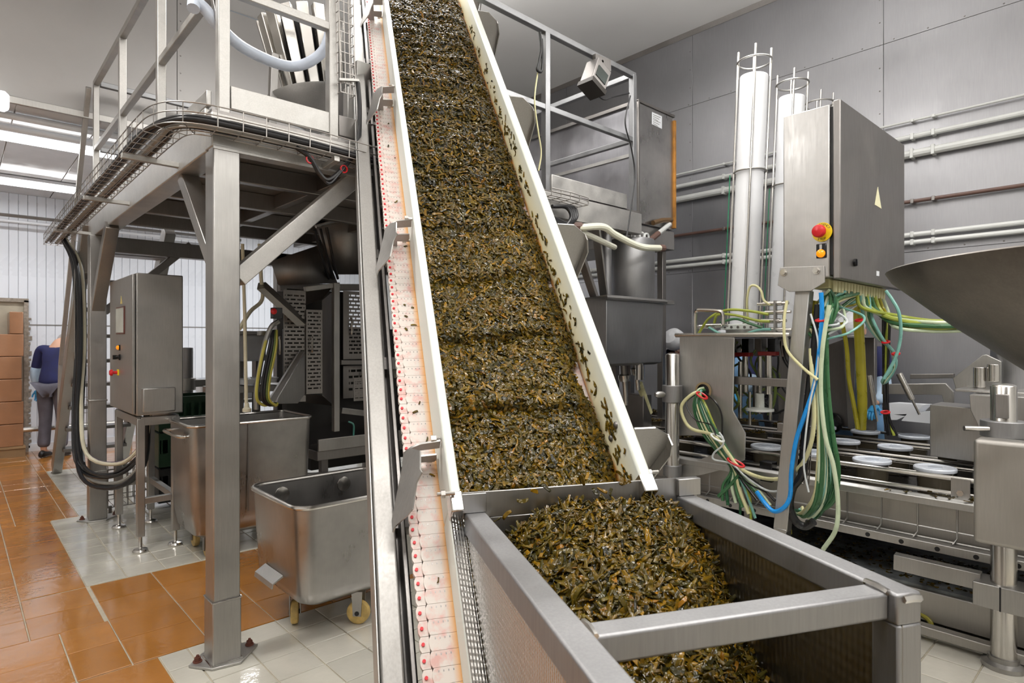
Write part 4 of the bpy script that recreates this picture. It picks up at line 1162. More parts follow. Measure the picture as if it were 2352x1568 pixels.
# control arm with red button, upright pipe, hose bundle left of the guard
ar = thing('operator_arm', 'slanted conduit with dark hoses and a small red stop button, left of the slotted guard', 'machine arm', Q(600, 935, YP - .35))
YQ = YP - .35
m = MB(); m.tube(crv([Q(588, 940, YQ), Q(590, 890, YQ), Q(606, 800, YQ), Q(622, 752, YQ), Q(640, 738, YQ)], 16), .018, 8); m.build('conduit', M['steel'], ar)
for k, (dx, mt) in enumerate(((6, 'cable_blk'), (12, 'cable_blk'), (17, 'hose_green'), (21, 'hose_yellow'), (-6, 'hose_yellow'))):
    if mt == 'hose_green': M[mt] = plain('green_hose', rgb(96, 112, 52), .35)
    if mt == 'hose_yellow': M[mt] = plain('yellow_hose', rgb(186, 178, 80), .35)
    m = MB(); m.tube(crv([Q(622 + dx * .6, 758, YQ + .02), Q(612 + dx, 800, YQ - .02), Q(598 + dx, 870, YQ - .02), Q(596 + dx, 915, YQ - .02), Q(612 + dx, 930, YQ), Q(628 + dx * .4, 926, YQ + .02)], 24), .011, 6); m.build('hose', M[mt], ar)
p = Q(634, 716, YQ); MB().box((p.x - .03, p.y - .02, p.z - .05), (p.x + .04, p.y + .03, p.z + .03)).build('switch_box', M['black_gloss'], ar, bevel=.003)
m = MB(); m.lathe(Q(630, 715, YQ - .02), [(.02, 0), (.022, .012), (.012, .02), (0, .021)], 14, (-.6, -.8, 0)); m.build('stop_button', M['red'], ar)
MB().box(tuple(Q(596, 770, YQ + .05)), tuple(Q(622, 760, YQ + .1))).build('clamp', M['steel'], ar, bevel=.003)
up = thing('upright_pipe', 'thin cream upright pipe with valve beside the front column', 'pipe', Q(567, 945, 4.4))
m = MB(); m.tube([Q(566, 945, 4.4), Q(562, 720, 4.4), Q(557, 560, 4.4)], .012, 8); m.build('pipe', M['cable_cream'], up)
m = MB(); m.tube(crv([Q(550, 755, 4.4), Q(575, 715, 4.5), Q(602, 688, 4.6), Q(600, 640, 4.6), Q(596, 560, 4.6)], 20), .014, 8); m.build('bent_pipe', M['cable_cream'], up)
m = MB(); m.lathe(Q(567, 945, 4.4), [(.03, 0), (.03, .02), (.018, .03), (.014, .06)], 12); m.build('pipe_foot', M['cable_cream'], up)
# far equipment behind the first column: pale worktable with tubs, valve post
wt = thing('far_worktable', 'distant steel work table with white tubs seen behind the front column', 'table', (2.9, 7.6, 0))
MB().box((2.1, 7.2, .80), (4.4, 8.0, .84)).build('table_top', M['steel'], wt, bevel=.004)
for x in (2.2, 4.3):
    for y in (7.3, 7.9): MB().box((x - .03, y - .03, 0), (x + .03, y + .03, .8)).build('leg', M['steel_dk'], wt)
for i, (x, y, c) in enumerate(((2.65, 7.5, 'white tub nearest the pipe'), (3.1, 7.6, 'white tub behind the slanted conduit'), (2.25, 7.7, 'white tub at the table end'))):
    m = MB(); m.loft([rrect(x, y, .13, .1, .03, .841), rrect(x, y, .16, .13, .04, 1.05), rrect(x, y, .17, .14, .04, 1.05), rrect(x, y, .17, .14, .04, 1.07), rrect(x, y, .155, .125, .04, 1.07), rrect(x, y, .125, .095, .03, .85)], True, True)
    tag(m.build('tub', M['paint_white']), c + ' on the distant work table', 'tub')
fb = thing('grey_tank', 'pale grey plastic tank behind the cream upright pipe', 'tank', onY(572, 960, 5.5))
a, b = onY(553, 830, 5.5), onY(592, 768, 5.5)
MB().box((a.x, 5.5, a.z), (b.x + .08, 5.8, b.z)).build('body', plain('pale_grey_plastic', rgb(186, 190, 196), .4), fb, bevel=.02)
MB().box((a.x - .04, 5.46, b.z), (b.x + .12, 5.84, b.z + .03)).build('lid', M['steel'], fb, bevel=.004)
for x_ in (a.x + .04, b.x + .04): MB().box((x_ - .02, 5.6, 0), (x_ + .02, 5.7, a.z)).build('leg', M['steel_dk'], fb)
for i, (px0, px1, py) in enumerate(((552, 590, 884), (594, 640, 880))):
    a, b = onY(px0, py, 5.3), onY(px1, py - 14, 5.3)
    m = MB(); m.loft([rrect((a.x + b.x) / 2, 5.4, (b.x - a.x) / 2 - .02, .1, .02, a.z), rrect((a.x + b.x) / 2, 5.4, (b.x - a.x) / 2, .12, .02, b.z), rrect((a.x + b.x) / 2, 5.4, (b.x - a.x) / 2 - .012, .108, .02, b.z), rrect((a.x + b.x) / 2, 5.4, (b.x - a.x) / 2 - .03, .09, .02, a.z + .01)], True, True)
    tag(m.build('white_tray', M['paint_white']), 'shallow white tray on the bench behind the tall bin, ' + ('left one' if i == 0 else 'right one'), 'tray')
bn = thing('narrow_bench', 'narrow steel bench with white trays behind the tall bin', 'bench', (2.1, 5.4, 0))
a, b = onY(548, 886, 5.28), onY(655, 886, 5.28)
MB().box((a.x - .2, 5.26, onY(590, 886, 5.3).z - .05), (b.x + .1, 5.56, onY(590, 884, 5.3).z - .004)).build('bench_top', M['steel'], bn, bevel=.004)
for x_ in (a.x - .1, b.x): MB().box((x_ - .02, 5.4, 0), (x_ + .02, 5.44, onY(590, 886, 5.3).z - .05)).build('leg', M['steel_dk'], bn)
vp = thing('valve_post', 'short steel pillar with knob clamp between the cabinet and the front column', 'pillar', (2.3, 6.6, 0))
p = onY(432, 800, 6.6); m = MB(); m.cyl((p.x, p.y, 0), (p.x, p.y, 1.44), .045, None, 18); m.build('pillar', M['rail'], vp, bevel=.004)
m = MB(); m.cyl((p.x, p.y, 1.02), (p.x, p.y, 1.14), .07, None, 18); m.box((p.x + .04, p.y - .04, 1.05), (p.x + .3, p.y + .04, 1.12)); m.build('clamp', M['steel'], vp, bevel=.004)
# green crate and basket under the platform
gc_ = thing('green_crate', 'dark green plastic crates stacked beside the tall bin', 'crate', (1.55, 6.4, 0))
M['crate'] = plain('green_crate_plastic', rgb(28, 62, 40), .45); M['crate_b'] = plain('dark_crate_plastic', rgb(36, 38, 38), .45)
for k, zc in enumerate((.06, .38, .70)):
    m = MB(); W_ = .3
    for a in range(4):
        y0_ = zc + .02
    m.box((1.35, 6.1, zc), (1.95, 6.5, zc + .02)); m.box((1.35, 6.1, zc + .24), (1.95, 6.12, zc + .30)); m.box((1.35, 6.1, zc), (1.95, 6.12, zc + .12)); m.box((1.35, 6.1, zc), (1.37, 6.5, zc + .30)); m.box((1.93, 6.1, zc), (1.95, 6.5, zc + .30)); m.box((1.35, 6.48, zc), (1.95, 6.5, zc + .30))
    for q in range(10): m.box((1.36 + q * .064, 6.1, zc + .12), (1.38 + q * .064, 6.115, zc + .24))
    o = m.build('crate', M['crate'] if k else M['crate_b'], gc_)
wb = thing('wire_basket', 'small wire basket of grey mesh on the floor under the control cabinet', 'basket', (1.25, 6.15, 0))
m = MB()
for z in (.05, .16, .27, .38): m.tube([(1.0, 6.3, z), (1.3, 6.3, z), (1.3, 6.62, z), (1.0, 6.62, z)], .006, 5, closed=True)
for k in range(7): m.tube([(1.0 + .05 * k, 6.3, .38), (1.0 + .05 * k, 6.3, .05), (1.0 + .05 * k, 6.62, .05), (1.0 + .05 * k, 6.62, .38)], .005, 5)
m.build('wire_mesh', M['tray'], wb, kind='stuff')
for x in (1.02, 1.28):
    for y in (6.32, 6.6): MB().box((x - .012, y - .012, 0), (x + .012, y + .012, .06)).build('foot', M['steel_dk'], wb)

# ---- multihead drum on the platform
dw = thing('slatted_drum', 'tilted drum of polished steel slats standing in a round dish on the platform', 'weigher', (2.0, 4.3, 2.57))
ctr = onY(722, 232, 4.3); top = onY(688, 40, 4.35)
ax = (top - ctr).normalized(); Ld = (top - ctr).length * .93
tx = Vector((1, 0, 0)); tx = (tx - ax * tx.dot(ax)).normalized(); ty = ax.cross(tx)
NSL = 16
for k in range(NSL):
    a = 2 * pi * k / NSL
    rd = tx * cos(a) + ty * sin(a); tg = ty * cos(a) - tx * sin(a)
    r0, r1 = .225, .285
    b0 = ctr + rd * r0 + ax * .03; b1 = ctr + rd * r1 + ax * Ld
    w0, w1 = .033, .040
    m = MB(); m.add([b0 + tg * w0 + rd * .02, b0 - tg * w0 + rd * .02, b1 - tg * w1 + rd * .02, b1 + tg * w1 + rd * .02, b0 + tg * w0 - rd * .03, b0 - tg * w0 - rd * .03, b1 - tg * w1 - rd * .03, b1 + tg * w1 - rd * .03],
                    [(0, 1, 2, 3), (7, 6, 5, 4), (0, 4, 5, 1), (1, 5, 6, 2), (2, 6, 7, 3), (3, 7, 4, 0)])
    m.build('slat', M['chrome'], dw, bevel=.006)
m = MB(); m.lathe(ctr, [(.18, .05), (.22, Ld * .9)], 24, ax); m.build('inner_drum', plain('dark_drum', rgb(38, 38, 40), .35, .6), dw)
m = MB(); m.lathe(ctr - ax * .05, [(.10, -.16), (.2, -.09), (.30, -.01), (.345, .035), (.35, .05), (.34, .05), (.29, .005), (.19, -.07), (.09, -.14)], 40, ax); m.build('dish', M['steel_lt'], dw)
m = MB(); m.lathe((ctr.x + .05, ctr.y, 2.57), [(.22, 0), (.2, .04), (.11, .1), (.1, .35)], 24); m.build('pedestal', M['steel_dk'], dw)
for dx, dy in ((-.35, -.05), (.3, .2)):
    MB().bar((ctr.x + dx, ctr.y + dy, 2.57), (ctr.x + dx * .9, ctr.y + dy, 3.5), .05, .05).build('support_leg', M['steel'], dw, bevel=.003)
hs = MB(); hs.tube(crv([onY(444, 20, 3.1), onY(448, 5, 3.12), onY(470, 20, 3.12), onY(505, 62, 3.12), onY(560, 110, 3.2), onY(640, 147, 3.25), onY(690, 150, 3.25), onY(735, 125, 3.22), onY(755, 85, 3.2), onY(760, 20, 3.2), onY(760, -60, 3.2)], 60), .028, 14)
tag(hs.build('suction_hose', plain('pale_blue_hose', rgb(196, 206, 222), .28)), 'pale bluish plastic hose looping from the handrail past the slatted drum', 'hose')
# parts of a frame and motor behind the upper post
fm = thing('machine_foot', 'steel machine foot screwed to the platform deck right of the slatted drum', 'support', (1.75, 3.4, 2.57))
MB().bar(onY(806, 290, 3.3), onY(806, 205, 3.3), .07, .06, (0, 1, 0)).build('leg', M['steel_lt'], fm, bevel=.004)
MB().box((1.62, 3.2, 2.573), (1.95, 3.6, 2.64)).build('foot_plate', M['steel'], fm, bevel=.004)
MB().box((1.8, 3.34, 2.64), (1.9, 3.44, 3.2)).build('leg', M['steel'], fm, bevel=.004)

# ---- annex lights, conduits, far props
def tube_light(name, label, x0, x1, y, z):
    t = thing(name, label, 'light', ((x0 + x1) / 2, y, z))
    MB().box((x0, y - .05, z + .02), (x1, y + .05, z + .06)).build('housing', M['paint_white'], t, bevel=.006)
    m = MB(); m.tube([(x0 + .01, y, z - .01), (x1 - .01, y, z - .01)], .048, 12); N = NT('tube_diffuser'); N.b.inputs['Emission Color'].default_value = (1, 1, 1, 1); N.b.inputs['Emission Strength'].default_value = 5; N.b.inputs['Base Color'].default_value = (.9, .9, .9, 1)
    m.build('diffuser', N.m, t)
    return t
tube_light('tube_light', 'long glowing tube light under the low ceiling, nearer one crossing the handrail', -.5, 1.25, 7.39, 3.43)
tube_light('tube_light', 'long glowing tube light under the low ceiling, farther one above the white wall', -.5, 1.22, 9.46, 3.43)
p = onY(8, 228, YB - .12)
w = thing('wall_lamp', 'white rounded lamp end on the bulkhead at the left edge', 'light', (p.x - .3, YB - .1, p.z))
m = MB(); m.loft([[Vector((p.x + .04 - e, YB - .06 + yy * s, p.z + zz * s)) for yy, zz in ((-.05, -.075), (.05, -.075), (.06, 0), (.05, .075), (-.05, .075), (-.06, 0))] for e, s in ((0, .7), (.03, 1), (.8, 1))], True, True)
N = NT('lamp_cover'); N.b.inputs['Emission Color'].default_value = (1, 1, 1, 1); N.b.inputs['Emission Strength'].default_value = 1.6; m.build('cover', N.m, w, bevel=.01)
MB().box((p.x - .7, YB - .02, p.z - .05), (p.x, YB, p.z + .05)).build('back_plate', M['paint_white'], w)
for i, z in enumerate((3.40, 3.33)):
    m = MB(); m.tube([(XL, YB + .25 + i * .12, z + .06), (1.3 + .8 * i, YB + .25 + i * .12, z + .06)], .03, 10); tag(m.build('ceiling_conduit', M['paint_white']), 'pale conduit under the low ceiling near the bulkhead, ' + ('upper one' if i == 0 else 'lower one'), 'pipe')
for i, (pa, pb, rad) in enumerate((((0, 492), (215, 520), .022), ((0, 505), (215, 533), .018))):
    a, b = onY(pa[0], pa[1], YW - .2), onY(pb[0], pb[1], YW - .2)
    m = MB(); m.tube([(a.x - .5, a.y, a.z), (3.5, b.y, a.z)], rad, 8); tag(m.build('wall_pipe', M['steel_dk'] if i == 0 else M['paint_white']), ('dark' if i == 0 else 'white') + ' pipe running across the far white wall', 'pipe')
fr = thing('floor_rail', 'low steel barrier rail in front of the white far wall', 'rail', (1.3, YW - .35, 0))
m = MB(); m.tube([(.55, YW - .35, .34), (3.2, YW - .35, .34)], .035, 10); m.build('bar', M['chrome'], fr)
for x in (.9, 1.9, 2.9): m = MB(); m.cyl((x, YW - .35, 0), (x, YW - .35, .34), .03, None, 10); m.build('post', M['chrome'], fr)
# stack of wrapped cartons in the doorway
M['carton'] = plain('film_wrapped_carton', rgb(158, 112, 78), .5, coat=.6, vary=.15, vscale=5)
YC = YW - .42
q0, q1 = onY(2, 1025, YC), onY(52, 1025, YC)
za = .14
names = ['bottom', 'second', 'third', 'fourth', 'fifth', 'topmost']
for k in range(6):
    x1 = q1.x - (.0 if k < 5 else 0.0); h = .292
    x0 = -.35 if k < 5 else onY(20, 700, YC).x
    o = MB().box((x0 + random.uniform(-.01, .01), YC - .0, za + h * k), (x1 + random.uniform(-.012, .012), YC + .4, za + h * (k + 1) - .006)).build('carton', M['carton'], bevel=.008)
    tag(o, names[k] + ' brown carton of the film wrapped stack in the far doorway', 'carton', 'wrapped cartons in the doorway')
pt = thing('pallet', 'wooden pallet under the wrapped cartons in the far doorway', 'pallet', (.1, YC + .2, 0))
for y in (YC, YC + .16, YC + .32): MB().box((-.4, y, .0), (q1.x + .03, y + .09, .11)).build('runner', plain('pallet_wood', rgb(150, 122, 88), .7), pt)
MB().box((-.4, YC - .02, .11), (q1.x + .03, YC + .44, .138)).build('deck_board', plain('pallet_wood_b', rgb(160, 132, 96), .7), pt)
# ================================================================ filling line on the right
XM = 3.75
fl_ = thing('filling_line', 'long stainless tub filling line running beside the right wall', 'filling machine', (4.6, 1.6, 0))
M['bed'] = plain('dark_wet_bed', rgb(34, 32, 30), .25, .3, vary=.4, vscale=8)
M['beige'] = steel('frame_panel', (0.47, 0.45, 0.42), .45, .08, 3, bump=.04)
YA0, YA1 = -.9, 4.6
MB().box((3.86, YA0, .56), (5.55, YA1, .615)).build('bed', M['bed'], fl_, bevel=.004)
m = MB(); m.poly([(3.71, YA0, .655), (3.71, YA0, .69), (3.73, YA0, .705), (3.86, YA0, .68), (3.86, YA0, .56), (3.84, YA0, .56), (3.84, YA0, .665), (3.74, YA0, .68), (3.72, YA0, .655)], (0, YA1 - YA0, 0)); m.build('edge_rail', M['steel_lt'], fl_, bevel=.003)
MB().box((3.81, YA0, .44), (3.83, YA1, .66)).build('side_panel', M['beige'], fl_)
MB().box((3.69, YA0, .425), (3.80, YA1, .47)).build('side_channel', M['steel'], fl_, bevel=.004)
m = MB()
for k in range(22):
    y = -.3 + k * .16; m.cyl((3.688, y, .445), (3.694, y, .445), .012, None, 10)
m.build('channel_holes', M['black'], fl_, kind='stuff')
# wire grille on the side panel
m = MB()
for z in (.475, .53, .655): m.tube([(3.755, YA0, z), (3.755, YA1, z)], .005, 6)
m.build('grille_rails', M['steel'], fl_)
for k in range(26):
    y = -.28 + k * .1715
    m = MB(); m.tube([(3.756, y, .655), (3.752, y, .5), (3.735, y + .015, .47), (3.70, y + .02, .462)], .005, 6); m.build('grille_wire', M['steel'], fl_)
# trough of dark water under the line
wtr = MB().box((3.735, YA0, .2), (5.4, YA1, .225)).build('trough_water', None or plain('murky_water', rgb(112, 116, 118), .4, vary=.8, vscale=9), fl_)
m = MB(); m.box((3.70, YA0, .06), (3.735, YA1, .213)); m.build('trough_lip', M['beige'], fl_, bevel=.006)
MB().box((3.735, YA0, .05), (5.4, YA1, .2)).build('trough', M['steel_dk'], fl_)
for y in (-.6, .2, 1.9, 3.2):
    MB().box((3.85, y - .03, 0), (3.91, y + .03, .56)).build('leg', M['steel_dk'], fl_, bevel=.004)
    MB().box((5.3, y - .03, 0), (5.36, y + .03, .56)).build('leg', M['steel_dk'], fl_, bevel=.004)
MB().box((3.58, YA0, .03), (3.64, YA1, .075)).build('floor_bar', M['beige'], fl_, bevel=.004)
# bits of waste floating in the trough and lying on the edge
P = np.array([(rng.uniform(3.76, 4.3), rng.uniform(.2, 1.7), .227) for i in range(520)])
V, F, K_ = strips(P, np.repeat([[0, 0, 1.0]], 520, 0), np.repeat([[0, 1.0, 0]], 520, 0), rng.uniform(.008, .035, 520), rng.uniform(.005, .02, 520), np.full(520, .003), rng, 2, .1, .3)
K_ = K_ * .9
o = mesh_np('trough_waste', V, F, K_, M['weed'], (4.0, .9, .22)); tag(o, 'dark scraps floating on the water in the trough below the filling line', 'scraps', kind='stuff')
P = np.array([(rng.uniform(3.70, 3.9), rng.uniform(.35, 1.1), .705) for i in range(46)] + [(rng.uniform(3.88, 4.2), rng.uniform(.3, .8), .625) for i in range(90)])
V, F, K_ = strips(P, np.repeat([[0, 0, 1.0]], len(P), 0), np.repeat([[.4, 1.0, 0]], len(P), 0), rng.uniform(.015, .05, len(P)), rng.uniform(.006, .011, len(P)), np.full(len(P), .003), rng, 1, .12, .4)
o = mesh_np('spilled_seaweed', V, F, K_, M['weed'], (3.9, .7, .7)); tag(o, 'seaweed scraps spilled on the edge rail of the filling line', 'seaweed', kind='stuff')
# guide rods between the lanes
LANES = (4.04, 4.66, 5.29)
for x, z in ((3.80, .795), (3.83, .71), (3.86, .645), (4.27, .77), (4.30, .69), (4.42, .77), (4.40, .69), (4.89, .77), (4.92, .69), (5.05, .77), (5.02, .69), (5.5, .77)):
    m = MB(); m.cyl((x, YA0, z), (x, 4.5, z), .012, None, 10); m.build('guide_rod', M['chrome'], fl_)
for x in (3.83, 4.35, 4.97):
    for y in (.62, 1.75, 2.9, 4.1):
        MB().box((x - .05, y - .04, .615), (x + .03, y + .04, .74)).build('rod_block', M['black_gloss'], fl_, bevel=.004)
m = MB(); m.poly([(3.775, .78, .80), (3.775, .70, .80), (3.775, .70, .665), (3.775, .78, .665)], (.01, 0, 0)); m.build('rod_clip', M['steel'], fl_); 
m = MB(); m.cyl((3.775, .74, .73), (3.763, .74, .73), .016, None, 6); m.build('bolt', M['chrome'], fl_)
for x, y in ((4.30, .73), (4.93, .62)):
    MB().box((x - .04, y - .05, .72), (x + .04, y + .05, .79)).build('rod_clamp', M['steel'], fl_, bevel=.005)

# tubs: lidded where the line has sealed them, open and heaped before
M['tub'] = NT('clear_tub').m
b = M['tub'].node_tree.nodes['Principled BSDF']; b.inputs['Base Color'].default_value = (.10, .085, .06, 1); b.inputs['Roughness'].default_value = .15
b.inputs['Transmission Weight'].default_value = .35; b.inputs['IOR'].default_value = 1.3
M['lid'] = plain('tub_lid', rgb(212, 218, 228), .28, vary=.03)
def tub_proto(lid):
    t = thing('tub', 'x', 'tub', (0, 0, 0))
    m = MB(); m.lathe((0, 0, .0), [(.076, 0), (.08, .004), (.088, .165), (.096, .168), (.096, .175), (.087, .175), (.083, .166), (.074, .008)], 28)
    m.build('pot', M['tub'], t)
    m = MB(); m.lathe((0, 0, .006), [(.071, 0), (.079, .14), (.05, .15), (0, .152)], 24); m.build('contents', M['weedfill'], t)
    if lid:
        m = MB(); m.lathe((0, 0, .165), [(.101, 0), (.103, .004), (.103, .016), (.099, .021), (.092, .021), (.089, .017), (.0, .017)], 32, caps=False); m.build('lid', M['lid'], t)
        m = MB(); m.lathe((0, 0, .182), [(.035, 0), (.034, .0025), (0, .0025)], 20); m.build('lid_mark', plain('lid_print', rgb(186, 194, 206), .3), t)
    return t
M['weedfill'] = plain('packed_seaweed', rgb(58, 48, 26), .3, vary=.5, vscale=60)
pA = tub_proto(True); pB = tub_proto(False)
lanes_w = ('front', 'middle', 'rear')
first = {True: True, False: True}
ordn = ['first', 'second', 'third', 'fourth', 'fifth', 'sixth', 'seventh', 'eighth']
for li, x in enumerate(LANES):
    y0 = (.905, 1.272, 1.326)[li]
    ys_ = [y0 + .322 * k for k in range(-3 if li else -2, 9)]
    nl_, no_ = 0, 0
    for y in ys_:
        px, py, d = visible_px(x, y)
        if y < .3 and px > 2300: continue
        lid = y < 2.0
        pr = pA if lid else pB
        t = pr if first[lid] else copy_tree(pr); first[lid] = False
        t.location = (x + random.uniform(-.006, .006), y + random.uniform(-.008, .008), .6155)
        t.rotation_euler.z = random.uniform(0, 6)
        if lid:
            t['label'] = 'white lidded tub on the %s lane of the filling line, %s from the near end' % (lanes_w[li], ordn[nl_]); nl_ += 1; t['group'] = 'lidded tubs on the filling line'
        else:
            t['label'] = 'open tub heaped with seaweed on the %s lane, %s beyond the lidded ones' % (lanes_w[li], ordn[no_]); no_ += 1; t['group'] = 'open tubs on the filling line'
            c0 = np.array([x, y, .6155 + .165])
            k = 60; a = rng.uniform(0, 6.28, k); rr2 = .072 * np.sqrt(rng.random(k))
            P = np.stack([c0[0] + rr2 * np.cos(a), c0[1] + rr2 * np.sin(a), c0[2] + .012 * (1 - (rr2 / .08) ** 2) + rng.uniform(0, .008, k)], 1)
            V, F, K_ = strips(P, np.repeat([[0, 0, 1.0]], k, 0), np.repeat([[0, 1.0, 0]], k, 0), rng.uniform(.02, .05, k), rng.uniform(.007, .012, k), np.full(k, .003), rng, 2, .25, .6)
            o = mesh_np('seaweed_topping', V, F, K_, M['weed'], (0, 0, 0)); o.parent = t; o['kind'] = 'stuff'
            rz = t.rotation_euler.z
            o.rotation_euler.z = -rz
            o.location = Matrix.Rotation(-rz, 3, 'Z') @ (-Vector(t.location))

# ---- gantry with cable hole
gn = thing('filling_gantry', 'grey steel gantry cabinet with a round cable hole standing over the filling lanes', 'machine head', (3.9, 2.0, .6))
XG = 3.715
def G_(px, py, X=XG): return onX(px, py, X)
m = MB(); m.poly([G_(x, y) for x, y in ((1561, 771), (1687, 775), (1683, 943), (1712, 995), (1710, 1056), (1672, 1075), (1604, 1092), (1553, 1096), (1553, 1074), (1648, 1040), (1638, 1000), (1558, 1000))], (.012, 0, 0)); m.build('front_plate', M['steel_lt'], gn, bevel=.003)
MB().box((XG + .012, 2.25, 1.0), (4.3, 2.33, 1.5)).build('rear_plate', M['steel_dk'], gn)
MB().box((XG + .0, 1.60, 1.528), (5.40, 2.36, 1.54)).build('top_tray', M['steel'], gn, bevel=.002)
m = MB(); m.tube(crv([(XG, 2.36, 1.545), (XG, 1.64, 1.545), (XG, 1.595, 1.53), (XG, 1.59, 1.46)], 20), .012, 8); m.build('tray_rim', M['chrome'], gn)
p = G_(1617, 897); m = MB(); m.lathe(p + Vector((-.014, 0, 0)), [(.045, 0), (.058, 0), (.058, .008), (.045, .012)], 28, (1, 0, 0), caps=False); m.build('hole_grommet', plain('brown_rim', rgb(150, 130, 96), .4), gn)
m = MB(); m.lathe(p + Vector((-.003, 0, 0)), [(.05, 0), (.048, .001), (0, .0015)], 28, (-1, 0, 0)); m.build('cable_hole', M['black'], gn)
MB().box((3.74, 1.62, .95), (4.3, 1.66, 1.0)).build('crossbar', M['steel_dk'], gn, bevel=.003)
MB().box((3.76, 1.4, 1.22), (3.82, 2.2, 1.27)).build('crossbar', M['steel_dk'], gn, bevel=.003)
MB().box((5.34, 1.6, .62), (5.40, 1.7, 1.528)).build('rear_post', M['steel_dk'], gn, bevel=.004)
MB().box((5.34, 2.26, .62), (5.40, 2.36, 1.528)).build('rear_post', M['steel_dk'], gn, bevel=.004)
for k, (px, y0_, y1_, rd, mt) in enumerate(((1700, 830, 960, .014, 'chrome'), (1712, 812, 900, .02, 'chrome'), (1745, 815, 950, .016, 'chrome'), (1765, 815, 905, .022, 'chrome'), (1770, 880, 965, .012, 'chrome'), (1735, 880, 940, .018, 'steel_dk'), (1722, 900, 975, .010, 'chrome'))):
    X_ = 3.95 + .05 * (k % 3); m = MB(); m.cyl(G_(px, y0_, X_), G_(px, y1_, X_), rd, None, 12); m.build('piston', M[mt], gn)
for px, py in ((1706, 814), (1765, 812)):
    m = MB(); p = G_(px, py, 3.95); m.box((p.x - .03, p.y - .06, p.z - .012), (p.x + .03, p.y + .06, p.z + .014)); m.build('red_cap', plain('dull_red', rgb(140, 36, 36), .4), gn, bevel=.003)
p = G_(1745, 945, 3.98); m = MB(); m.lathe(p, [(.05, 0), (.09, .006), (.09, .02), (.03, .03), (.028, .12), (0, .12)], 24); m.build('suction_disc', M['white_plastic'], gn)
m = MB(); m.lathe(G_(1708, 885, 4.2), [(.03, 0), (.03, .03), (.02, .035)], 10); m.lathe(G_(1735, 880, 4.2), [(.03, 0), (.03, .03), (.02, .035)], 10); m.build('yellow_fittings', M['yellow'], gn)
for k in range(12):
    rk = random.Random(70 + k)
    y_ = rk.uniform(1.68, 2.15); x_ = rk.uniform(3.9, 4.25)
    m = MB(); m.tube(crv([(x_, y_, 1.5), (x_ + rk.uniform(-.08, .08), y_ + rk.uniform(-.1, .1), 1.38), (x_ + rk.uniform(-.1, .1), y_ + rk.uniform(-.15, .15), 1.25), (x_ + rk.uniform(-.1, .1), y_ + rk.uniform(-.15, .15), 1.1), (x_, y_ + rk.uniform(-.1, .1), 1.0)], 20), rk.uniform(.006, .010), 6)
    m.build('inner_hose', M['hose_green'] if k % 3 else M['cable_blk'], gn)
for k in range(6):
    rk = random.Random(90 + k)
    MB().box((4.0, 1.7 + k * .09, 1.4), (4.08, 1.75 + k * .09, 1.52)).build('valve_block', M['black_gloss'] if k % 2 else M['steel_dk'], gn, bevel=.003)
# things on top of the gantry
m = MB(); m.tube(crv([G_(1597, 768), G_(1597, 726), G_(1600, 714), G_(1610, 712), G_(1650, 714), G_(1660, 722), G_(1661, 745)], 24), .013, 8); m.build('grab_handle', M['chrome'], gn)
vb = MB(); a, b = G_(1658, 757, 3.9), G_(1735, 743, 3.9); vb.box((3.88, b.y, a.z), (3.93, a.y, b.z)); vb = vb.build('valve_strip', M['white_plastic'], gn, bevel=.003)
for k in range(5):
    p = G_(1665 + 15 * k, 751, 3.879); m = MB(); m.cyl(p, p + Vector((-.004, 0, 0)), .009, None, 10); m.build('port', M['steel_dk'], vb)
pn = G_(1615, 755, 3.95)
for k, (px, py) in enumerate(((1775, 697), (1780, 717), (1770, 737), (1782, 757), (1640, 748), (1625, 750))):
    p = G_(px, py, 3.85); m = MB(); m.cyl(p + Vector((0, .06, 0)), p - Vector((0, .06, 0)), .016, None, 12); m.cyl(p + Vector((0, .10, 0)), p + Vector((0, .06, 0)), .010, None, 10); m.cyl(p - Vector((0, .10, 0)), p - Vector((0, .06, 0)), .010, None, 10); m.build('valve', M['chrome'], gn)
MB().bar(G_(1781, 690, 3.84), G_(1781, 775, 3.84), .03, .012, (0, 1, 0)).build('valve_plate', M['steel'], gn)
# ---- white dosing cylinders in wire cages
M['cyl_white'] = plain('white_cylinder', rgb(226, 228, 232), .32, vary=.02)
for i, (x, y, lb) in enumerate(((4.10, 2.06, 'tallest looking one at the front'), (4.67, 2.04, 'second one half hidden by the control box'), (5.22, 2.06, 'farthest one, only rod tips showing'))):
    lean = Vector((.0, -.08, 0))
    t = thing('dosing_cylinder', 'white dosing cylinder in a rod cage, ' + lb, 'cylinder', (x, y, 1.54), 'white dosing cylinders on the gantry')
    b0 = Vector((x, y, 1.56)); b1 = Vector((x, y, 3.34)) + lean
    m = MB(); m.cyl(b0, b1, .092, None, 36); m.build('barrel', M['cyl_white'], t, bevel=.006)
    for f, rr2 in ((.63, .104), (1.055, .112)):
        c = b0.lerp(b1, f); m = MB(); m.tube([c + Vector((cos(a) * rr2, sin(a) * rr2, 0)) for a in np.linspace(0, 2 * pi, 40)[:-1]], .007, 8, closed=True); m.build('cage_ring', M['steel'], t)
    for q in range(4):
        a = .5 + q * pi / 2; dd = Vector((cos(a) * .106, sin(a) * .106, 0))
        m = MB(); m.cyl(b0 + dd, b0.lerp(b1, 1.10) + dd, .008, None, 8); m.build('cage_rod', M['chrome'], t)
    m = MB(); m.cyl((x, y, 1.54), (x, y, 1.60), .115, None, 28); m.build('foot', M['steel'], t, bevel=.004)
    dd = Vector((-.09, .10, 0)); m = MB(); m.cyl(b0.lerp(b1, .02) + dd, b0.lerp(b1, .62) + dd, .004, None, 6); m.build('green_cord', plain('green_cord', rgb(30, 118, 84), .4), t)

